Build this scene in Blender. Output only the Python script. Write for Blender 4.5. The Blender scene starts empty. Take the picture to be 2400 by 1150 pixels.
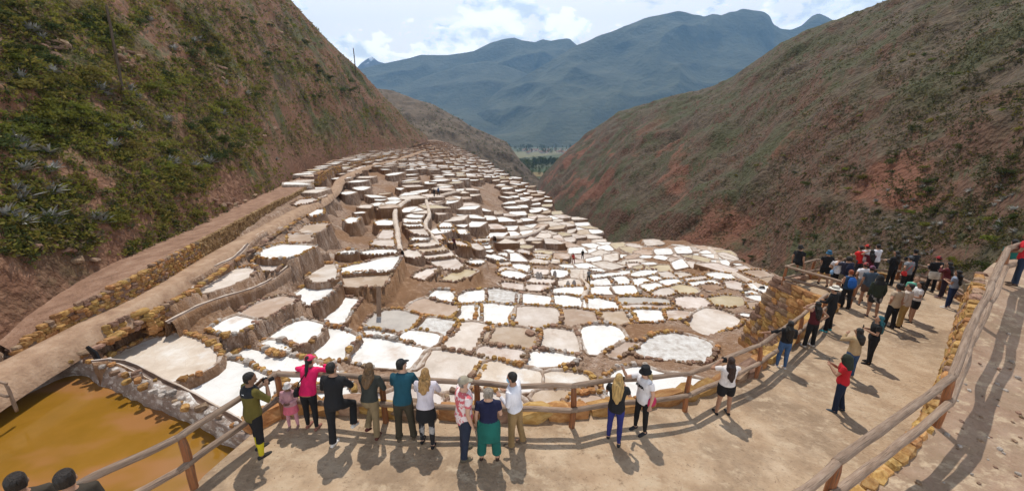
import bpy, bmesh, math, random
import numpy as np
from mathutils import Vector, Matrix, noise, kdtree
from mathutils.bvhtree import BVHTree
random.seed(7)
scene = bpy.context.scene
C = scene.collection
R = math.radians
# ------------------------------------------------------------------ camera
TILT = 15.82
cam_d = bpy.data.cameras.new('camera'); cam = bpy.data.objects.new('camera', cam_d); C.objects.link(cam)
cam.location = (0, 0, 0); cam.rotation_euler = (R(90 - TILT), 0, 0)
cam_d.sensor_width = 36; cam_d.lens = 13.5; cam_d.clip_start = 0.1; cam_d.clip_end = 40000
scene.camera = cam
# ------------------------------------------------------------------ sky, sun, exposure
SUN_EL, SUN_AZ = 63.0, 8.0            # azimuth from +y towards -x
world = bpy.data.worlds.new('World'); scene.world = world; world.use_nodes = True
wt = world.node_tree; wt.nodes.clear()
def wn(t, **k):
    n = wt.nodes.new(t)
    for a, b in k.items(): setattr(n, a, b)
    return n
def wl(a, b): wt.links.new(a, b)
def wmath(op, a, b=None, c=None):
    n = wn('ShaderNodeMath', operation=op)
    for i, v in enumerate((a, b, c)):
        if v is None: continue
        if isinstance(v, (int, float)): n.inputs[i].default_value = v
        else: wl(v, n.inputs[i])
    return n.outputs[0]
def wmix(f, a, b):
    n = wn('ShaderNodeMix', data_type='RGBA')
    for s, v in ((n.inputs[0], f), (n.inputs[6], a), (n.inputs[7], b)):
        if isinstance(v, tuple): s.default_value = (*v, 1)
        elif isinstance(v, (int, float)): s.default_value = v
        else: wl(v, s)
    return n.outputs[2]
sky = wn('ShaderNodeTexSky', sky_type='NISHITA', sun_disc=False)
sky.sun_elevation = R(SUN_EL); sky.sun_rotation = R(-SUN_AZ); sky.altitude = 3000; sky.dust_density = 1.5
tc = wn('ShaderNodeTexCoord'); sp = wn('ShaderNodeSeparateXYZ'); wl(tc.outputs['Generated'], sp.inputs[0])
zc = wmath('MAXIMUM', sp.outputs[2], 0.0)
den = wmath('ADD', zc, 0.22)
cmb = wn('ShaderNodeCombineXYZ')
wl(wmath('DIVIDE', sp.outputs[0], den), cmb.inputs[0]); wl(wmath('DIVIDE', sp.outputs[1], den), cmb.inputs[1])
cmb.inputs[2].default_value = 4.3
def wnoise(vec, scale, detail, rough, dist=0.0):
    n = wn('ShaderNodeTexNoise'); n.inputs['Scale'].default_value = scale; n.inputs['Detail'].default_value = detail
    n.inputs['Roughness'].default_value = rough; n.inputs['Distortion'].default_value = dist; wl(vec, n.inputs['Vector']); return n.outputs[0]
def wramp(v, lo, hi):
    n = wn('ShaderNodeMapRange', interpolation_type='SMOOTHSTEP'); n.inputs[1].default_value = lo; n.inputs[2].default_value = hi
    wl(v, n.inputs[0]); return n.outputs[0]
# milky high veil over the blue, cumulus above it, greyer cores
veil = wnoise(cmb.outputs[0], 0.55, 4, 0.55)
c1 = wnoise(cmb.outputs[0], 1.55, 11, 0.56, 0.15)
core = wnoise(cmb.outputs[0], 2.6, 8, 0.6)
base = wmix(wmath('MULTIPLY', wramp(veil, -0.1, 0.24), wramp(zc, 0.85, 0.40)), sky.outputs[0], (17.5, 17.5, 17.3))
# cumulus bank standing low over the ranges
vmap = wn('ShaderNodeMapping'); wl(tc.outputs['Generated'], vmap.inputs[0]); vmap.inputs['Scale'].default_value = (1, 1, 1.7)
vmap.inputs['Location'].default_value = (2.35, 0.0, 1.1)
b1 = wnoise(vmap.outputs[0], 4.2, 12, 0.58)
bh = wmath('SUBTRACT', wmath('MULTIPLY', b1, 1.0), wmath('MULTIPLY', zc, 1.15))
bank = wramp(bh, 0.235, 0.262)
bcore = wnoise(vmap.outputs[0], 11.0, 10, 0.6)
cloud_dark = wramp(wmath('ADD', wmath('MULTIPLY', core, 0.6), wmath('MULTIPLY', c1, 0.55)), 0.56, 0.70)
ccol = wmix(cloud_dark, (20.0, 20.0, 20.0), (9.0, 10.8, 13.0))
s1 = wmix(wramp(c1, 0.555, 0.63), base, ccol)
bcol = wmix(wramp(bcore, 0.42, 0.62), (22.0, 22.0, 21.5), (12.5, 14, 15.5))
s2 = wmix(bank, s1, bcol)
bg = wn('ShaderNodeBackground'); bg.inputs[1].default_value = 0.085; wl(s2, bg.inputs[0])
wo = wn('ShaderNodeOutputWorld'); wl(bg.outputs[0], wo.inputs[0])
sd = bpy.data.lights.new('sun', 'SUN'); sun = bpy.data.objects.new('sun', sd); C.objects.link(sun)
sd.energy = 4.6; sd.angle = R(0.5); sd.color = (1.0, 0.93, 0.82)
el, az = R(SUN_EL), R(SUN_AZ)
to_sun = Vector((-math.sin(az) * math.cos(el), math.cos(az) * math.cos(el), math.sin(el)))
sun.rotation_euler = to_sun.to_track_quat('Z', 'Y').to_euler(); sun.location = (0, 0, 60)
vs = scene.view_settings
vs.view_transform = 'Standard'; vs.look = 'None'; vs.gamma = 1.0; vs.exposure = -0.1; vs.use_curve_mapping = False
scene.render.engine = 'CYCLES'
scene.cycles.volume_bounces = 0; scene.cycles.max_bounces = 5; scene.cycles.diffuse_bounces = 3

# ------------------------------------------------------------------ survey helpers: sight lines of the photograph to points of the place
ct, st = math.cos(R(TILT)), math.sin(R(TILT))
def ray(px, py):
    a, v = (px - 1200) / 900, (py - 575) / 900
    return Vector((a, ct - v * st, -(st + v * ct)))
def onz(px, py, z):
    d = ray(px, py); return d * (z / d.z)
def atd(px, py, d): return ray(px, py) * d
def proj(p):
    f = p[1] * ct - p[2] * st; u = p[1] * st + p[2] * ct
    return 1200 + 900 * p[0] / f, 575 - 900 * u / f

# ------------------------------------------------------------------ materials
MATS = {}
def mat(name, cols, scale=4.0, detail=6, rough=0.9, bump=0.0, bscale=None, space='obj', stretch=(1, 1, 1), rnd=0.0, spec=0.3, stops=None, extra=None, lo=0.3, hi=0.7, hue=0.0, bdist=0.02):
    """noise driven colour ramp + bump; space 'world' uses position; rnd = brightness spread between objects"""
    if name in MATS: return MATS[name]
    m = bpy.data.materials.new(name); m.use_nodes = True; t = m.node_tree; N = t.nodes; L = t.links
    b = N['Principled BSDF']; b.inputs['Roughness'].default_value = rough; b.inputs['Specular IOR Level'].default_value = spec
    if space == 'world': v = N.new('ShaderNodeNewGeometry').outputs['Position']
    else: v = N.new('ShaderNodeTexCoord').outputs['Object']
    mp = N.new('ShaderNodeMapping'); mp.inputs['Scale'].default_value = stretch; L.new(v, mp.inputs[0])
    vec = mp.outputs[0]
    oi = None
    if rnd or space == 'obj':
        oi = N.new('ShaderNodeObjectInfo')
        ad = N.new('ShaderNodeVectorMath'); ad.operation = 'MULTIPLY_ADD'
        L.new(oi.outputs['Random'], ad.inputs[0]); ad.inputs[1].default_value = (37, 91, 53); L.new(vec, ad.inputs[2])
        if space == 'obj': vec = ad.outputs[0]
    n = N.new('ShaderNodeTexNoise'); n.inputs['Scale'].default_value = scale; n.inputs['Detail'].default_value = detail; n.inputs['Roughness'].default_value = 0.62
    L.new(vec, n.inputs['Vector'])
    r = N.new('ShaderNodeValToRGB'); el = r.color_ramp.elements
    k = len(cols)
    while len(el) < k: el.new(0.5)
    for i, c in enumerate(cols):
        el[i].position = stops[i] if stops else lo + (hi - lo) * i / max(1, k - 1)
        el[i].color = (*c, 1)
    L.new(n.outputs[0], r.inputs[0]); col = r.outputs[0]
    if extra: col = extra(t, col, v, vec)
    if rnd or hue:
        h = N.new('ShaderNodeHueSaturation')
        mr = N.new('ShaderNodeMapRange'); mr.inputs[3].default_value = 1 - rnd; mr.inputs[4].default_value = 1 + rnd
        L.new(oi.outputs['Random'], mr.inputs[0]); L.new(mr.outputs[0], h.inputs['Value'])
        if hue:
            m2 = N.new('ShaderNodeMath'); m2.operation = 'MULTIPLY'; m2.inputs[1].default_value = 7.31; L.new(oi.outputs['Random'], m2.inputs[0])
            m3 = N.new('ShaderNodeMath'); m3.operation = 'FRACT'; L.new(m2.outputs[0], m3.inputs[0])
            mh = N.new('ShaderNodeMapRange'); mh.inputs[3].default_value = 0.5 - hue; mh.inputs[4].default_value = 0.5 + hue
            L.new(m3.outputs[0], mh.inputs[0]); L.new(mh.outputs[0], h.inputs['Hue'])
        L.new(col, h.inputs['Color']); col = h.outputs[0]
    L.new(col, b.inputs['Base Color'])
    if bump:
        n2 = N.new('ShaderNodeTexNoise'); n2.inputs['Scale'].default_value = bscale or scale * 3; n2.inputs['Detail'].default_value = 5; L.new(vec, n2.inputs['Vector'])
        bp = N.new('ShaderNodeBump'); bp.inputs['Strength'].default_value = bump; bp.inputs['Distance'].default_value = bdist; L.new(n2.outputs[0], bp.inputs['Height']); L.new(bp.outputs[0], b.inputs['Normal'])
    MATS[name] = m; return m
def mixnode(t, f, a, b):
    n = t.nodes.new('ShaderNodeMix'); n.data_type = 'RGBA'
    for s, v in ((n.inputs[0], f), (n.inputs[6], a), (n.inputs[7], b)):
        if isinstance(v, tuple): s.default_value = (*v, 1)
        elif isinstance(v, (int, float)): s.default_value = v
        else: t.links.new(v, s)
    return n.outputs[2]
def noisemask(t, vec, scale, lo, hi, detail=5, stretch=None, offset=(0, 0, 0), rough=0.55):
    if stretch or offset != (0, 0, 0):
        mp = t.nodes.new('ShaderNodeMapping'); mp.inputs['Scale'].default_value = stretch or (1, 1, 1); mp.inputs['Location'].default_value = offset
        t.links.new(vec, mp.inputs[0]); vec = mp.outputs[0]
    n = t.nodes.new('ShaderNodeTexNoise'); n.inputs['Scale'].default_value = scale; n.inputs['Detail'].default_value = detail; n.inputs['Roughness'].default_value = rough
    t.links.new(vec, n.inputs['Vector'])
    r = t.nodes.new('ShaderNodeMapRange'); r.interpolation_type = 'SMOOTHSTEP'; r.inputs[1].default_value = lo; r.inputs[2].default_value = hi
    t.links.new(n.outputs[0], r.inputs[0]); return r.outputs[0]
def slopemask(t, lo, hi):
    g = t.nodes.new('ShaderNodeNewGeometry'); s = t.nodes.new('ShaderNodeSeparateXYZ'); t.links.new(g.outputs['True Normal'], s.inputs[0])
    r = t.nodes.new('ShaderNodeMapRange'); r.inputs[1].default_value = lo; r.inputs[2].default_value = hi; r.inputs[3].default_value = 1; r.inputs[4].default_value = 0
    t.links.new(s.outputs[2], r.inputs[0]); return r.outputs[0]

# ------------------------------------------------------------------ object helpers
def mesh(name, verts, faces, m, smooth=False):
    me = bpy.data.meshes.new(name); me.from_pydata([tuple(v) for v in verts], [], faces); me.update()
    for x in (m if isinstance(m, (list, tuple)) else [m]): me.materials.append(x)
    if smooth: me.polygons.foreach_set('use_smooth', [True] * len(me.polygons))
    return me
def link(name, me, parent=None, loc=None):
    o = bpy.data.objects.new(name, me); C.objects.link(o)
    if parent: o.parent = parent
    if loc is not None: o.location = loc
    return o
def tag(o, label=None, cat=None, group=None, kind=None):
    if label: o['label'] = label
    if cat: o['category'] = cat
    if group: o['group'] = group
    if kind: o['kind'] = kind
    return o
def struct(name, verts, faces, m, smooth=True):
    return tag(link(name, mesh(name, verts, faces, m, smooth)), kind='structure')
def resample(pts, step=None, n=None, closed=False):
    P = np.array([tuple(p) for p in pts], float)
    if closed: P = np.vstack([P, P[:1]])
    d = np.r_[0, np.cumsum(np.linalg.norm(np.diff(P, axis=0), axis=1))]
    if n is None: n = max(4, int(round(d[-1] / step)))
    s = np.linspace(0, d[-1], n + 1)[:-1] if closed else np.linspace(0, d[-1], n)
    return np.stack([np.interp(s, d, P[:, k]) for k in range(P.shape[1])], 1)
def chaikin(P, it=1, closed=True, cut=.25):
    P = np.array([tuple(p) for p in P], float)
    for _ in range(it):
        if closed:
            Q = np.roll(P, -1, 0); P = np.stack([P * (1 - cut) + Q * cut, P * cut + Q * (1 - cut)], 1).reshape(-1, P.shape[1])
        else:
            Q = np.stack([P[:-1] * .75 + P[1:] * .25, P[:-1] * .25 + P[1:] * .75], 1).reshape(-1, P.shape[1]); P = np.vstack([P[:1], Q, P[-1:]])
    return P
def inpoly(X, Y, poly):
    r = np.zeros(X.shape, bool); n = len(poly); j = n - 1
    for i in range(n):
        xi, yi, xj, yj = poly[i][0], poly[i][1], poly[j][0], poly[j][1]
        c = ((yi > Y) != (yj > Y)) & (X < (xj - xi) * (Y - yi) / ((yj - yi) or 1e-9) + xi); r ^= c; j = i
    return r
def grid_faces(nu, nv, closed=False):
    f = []
    for i in range(nu - (0 if closed else 1)):
        a = i * nv; b = ((i + 1) % nu) * nv
        for j in range(nv - 1): f.append((a + j, b + j, b + j + 1, a + j + 1))
    return f
def fbm(p, sc, o=4): return noise.fractal(Vector(p) * sc, 1.0, 2.0, o)
# ================================================================== LAND
M_soil = mat('red_soil', [(.17, .085, .05), (.27, .15, .095), (.36, .22, .145)], 0.5, 8, bump=.6, bscale=6, space='world', bdist=.1)
M_crust = None
def _crust(t, col, v, vec):
    c = mixnode(t, noisemask(t, v, 1.1, .50, .66, 8, (2.6, 2.6, .45), (7, 1, 3), .68), col, (.125, .07, .042))
    streak = noisemask(t, v, .8, .47, .70, 8, (2.8, 2.8, .5), (0, 0, 0), .68)
    c = mixnode(t, streak, c, (.48, .37, .30))
    c = mixnode(t, noisemask(t, v, 7.5, .52, .66, 6, (1.3, 1.3, .6), (0, 0, 0), .7), c, (.17, .105, .068))
    c = mixnode(t, noisemask(t, v, 6.0, .58, .70, 6, (1.3, 1.3, .6), (4, 9, 2), .7), c, (.56, .48, .42))
    wh = noisemask(t, v, .22, .62, .76, 6)
    c = mixnode(t, wh, c, (.58, .51, .45))
    rust = noisemask(t, v, .09, .46, .60, 5, None, (5, 3, 1))
    return mixnode(t, rust, c, mixnode(t, streak, (.23, .125, .065), (.34, .215, .13)))
M_crust = mat('salt_crusted_earth', [(.19, .112, .07), (.29, .185, .122), (.38, .265, .19)], .9, 9, bump=1.0, bscale=9, space='world', extra=_crust, stretch=(1, 1, .6), bdist=.12)
def _hillmat(soil, dry, green, gscale, glo, ghi, red):
    def f(t, col, v, vec):
        g = noisemask(t, v, gscale, glo, ghi, 7, None, (3, 8, 2), .65)
        c = mixnode(t, g, col, green)
        g2 = noisemask(t, v, .9, .50, .72, 8, None, (1, 2, 3), .7)
        c = mixnode(t, g2, c, dry)
        s = slopemask(t, .48, .66)
        k = t.nodes.new('ShaderNodeMath'); k.operation = 'MULTIPLY'; t.links.new(s, k.inputs[0]); t.links.new(noisemask(t, v, .07, .40, .55, 4), k.inputs[1])
        return mixnode(t, k.outputs[0], c, red)
    return f
def _hillLx(base):
    def f(t, col, v, vec):
        c = base(t, col, v, vec); s_ = t.nodes.new('ShaderNodeSeparateXYZ'); t.links.new(v, s_.inputs[0])
        h_ = t.nodes.new('ShaderNodeMapRange'); h_.inputs[1].default_value = 3; h_.inputs[2].default_value = -4; t.links.new(s_.outputs[2], h_.inputs[0])
        k = t.nodes.new('ShaderNodeMath'); k.operation = 'MULTIPLY'; t.links.new(h_.outputs[0], k.inputs[0]); t.links.new(noisemask(t, v, .22, .34, .56, 7, None, (2, 2, 9), .65), k.inputs[1])
        return mixnode(t, k.outputs[0], c, mixnode(t, noisemask(t, v, 1.2, .4, .65, 7), (.16, .075, .042), (.29, .155, .095)))
    return f
M_hillL = mat('scrub_hillside', [(.06, .036, .02), (.115, .068, .038), (.18, .11, .064)], .35, 9, bump=1, bscale=2.2, space='world', bdist=.45,
              extra=_hillLx(_hillmat(None, (.125, .10, .048), (.085, .085, .026), .055, .42, .56, (.21, .10, .056))))
def _hillR(t, col, v, vec):
    c = _hillmat(None, (.092, .076, .042), (.062, .062, .026), .045, .44, .57, (.11, .058, .036))(t, col, v, vec)
    # bare red gullies low on the flank
    m = noisemask(t, v, .03, .53, .60, 7, (1, 1, 1.6), (11, 4, 7))
    sp_ = t.nodes.new('ShaderNodeSeparateXYZ'); t.links.new(v, sp_.inputs[0])
    hz = t.nodes.new('ShaderNodeMapRange'); hz.inputs[1].default_value = 14; hz.inputs[2].default_value = -4; t.links.new(sp_.outputs[2], hz.inputs[0])
    k = t.nodes.new('ShaderNodeMath'); k.operation = 'MULTIPLY'; t.links.new(m, k.inputs[0]); t.links.new(hz.outputs[0], k.inputs[1])
    return mixnode(t, k.outputs[0], c, (.175, .075, .045))
M_hillR = mat('dry_hillside', [(.035, .025, .016), (.085, .059, .037), (.145, .103, .066)], .55, 12, bump=1, bscale=1.1, space='world', bdist=.9, extra=_hillR)
M_mid = mat('far_scrub_ridge', [(.07, .05, .034), (.12, .085, .055), (.17, .125, .085)], .10, 9, bump=1, bscale=.5, space='world', bdist=1.5)
M_mtn = mat('mountain', [(.035, .042, .022), (.06, .068, .035), (.09, .095, .052)], .006, 11, bump=1.0, bscale=.03, space='world', bdist=14)
def _snow(t, col, v, vec):
    return mixnode(t, noisemask(t, v, .006, .46, .54, 6), col, (.85, .87, .9))
M_snow = mat('snow_mountain', [(.07, .07, .075), (.12, .12, .12)], .006, 8, space='world', extra=_snow)
def _valley(t, col, v, vec):
    vo = t.nodes.new('ShaderNodeTexVoronoi'); vo.inputs['Scale'].default_value = .006; t.links.new(v, vo.inputs['Vector'])
    return mixnode(t, .55, col, vo.outputs['Color']) if False else col
M_valley = mat('valley_fields', [(.04, .06, .028), (.075, .09, .045), (.14, .135, .08)], .012, 6, space='world')

# ---- height of the terraced field: smooth surface through surveyed points (sight line, elevation)
CP = [(30,835,-9.2),(150,788,-9.2),(340,690,-9.2),(500,598,-9.1),(560,565,-9.1),(699,491,-9.1),(735,475,-9.1),(787,435,-9.0),(830,402,-9.0),(870,385,-8.9),(930,372,-8.8),(990,352,-8.8),
(-300,1100,-10),(100,1000,-10.2),(150,880,-9.9),(330,900,-10.6),(390,840,-11.2),(520,880,-11.6),(560,1010,-11.4),(610,725,-11.2),(690,780,-12.2),(560,655,-10.2),(670,590,-9.7),(740,690,-12.0),(860,630,-12.2),(790,730,-13.2),(915,750,-13.9),
(900,830,-13.2),(740,810,-12.5),(1000,725,-14.3),(1160,735,-14.8),(1380,745,-15.4),(1400,790,-14.6),(1590,815,-13.9),(1200,900,-12.9),(1000,900,-12.9),(1200,980,-12.5),(1500,950,-12.6),(1700,880,-13.0),(700,960,-12.2),
(1665,750,-15.9),(1270,705,-15.7),(1475,713,-15.9),(1610,713,-16.3),(1440,660,-18.2),(1560,655,-18.4),(1700,640,-18.8),(1600,600,-20.3),(1780,640,-18.3),(1750,690,-17.3),(1760,800,-14.2),
(1270,640,-17.6),(1180,640,-16.6),(1080,645,-14.8),(1130,695,-15.5),(1000,640,-14.1),(1040,600,-14.6),(960,570,-13.5),(1300,580,-19.8),(1200,570,-18.3),(1130,500,-15.5),(1060,470,-12.6),(1250,500,-20.5),(1370,560,-22.6),(1390,546,-23.4),
(1330,490,-22.4),(1250,432,-19),(1150,398,-14.5),(1060,350,-9.5),(1035,334,-6),(1012,326,-3),(900,400,-9.6),(880,440,-10.6),(800,420,-9.4),(800,480,-10.8),(760,510,-10.2),(860,530,-12.5),(730,540,-10),(990,440,-11.8),(950,360,-8.8),
(1200,430,-16.5),(1500,567,-21.6),(1680,592,-20.8),(1820,650,-18.2),(640,640,-10.6),(1010,380,-9.8),(1080,420,-12.0),(1900,760,-15)]
CPa = np.array(CP, float); _X = CPa[:, :2] / 400.0
def _U(r2): return np.where(r2 > 1e-12, r2 * np.log(np.maximum(r2, 1e-12)), 0)
_n = len(_X); _K = _U(((_X[:, None] - _X[None]) ** 2).sum(-1)) + np.eye(_n) * 0.004; _P = np.c_[np.ones(_n), _X]
_A = np.zeros((_n + 3, _n + 3)); _A[:_n, :_n] = _K; _A[:_n, _n:] = _P; _A[_n:, :_n] = _P.T
_W = np.linalg.solve(_A, np.r_[CPa[:, 2], 0, 0, 0])
def zfield(px, py):
    Q = np.stack([np.asarray(px, float).ravel() / 400, np.asarray(py, float).ravel() / 400], 1)
    z = np.empty(len(Q))
    for i in range(0, len(Q), 4000):
        q = Q[i:i + 4000]; z[i:i + 4000] = _U(((q[:, None] - _X[None]) ** 2).sum(-1)) @ _W[:_n] + np.c_[np.ones(len(q)), q] @ _W[_n:]
    return z.reshape(np.shape(px))
def on_field(px, py, dz=0):
    z = float(zfield(np.array([px]), np.array([py]))[0]) + dz
    return onz(px, py, z)
YT = [(-350,1010),(0,800),(60,745),(200,650),(330,590),(480,520),(560,480),(690,420),(800,370),(870,349),(940,343),(985,336),(1010,325),(1040,332),(1100,363),(1160,396),(1230,431),(1290,475),(1340,511),(1390,549),(1420,573),(1460,569),(1500,564),(1600,561),(1680,589),(1760,619),(1830,646),(1900,681),(2000,720)]
YTx, YTy = zip(*YT)

# ---- traced pans: each outline in the pixels of one enlarged view of the photograph (origin, scale)
V = {'A': (400,560,3.8325), 'B': (700,560,3.8325), 'C': (900,640,3.8325), 'D': (1200,640,3.8325), 'E': (1300,540,4.7925), 'F': (1500,540,3.8325), 'G': (680,360,4.1075), 'H': (1000,520,4.7925), 'L': (0,575,2.0), 'W': (0,0,1.0)}
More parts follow.
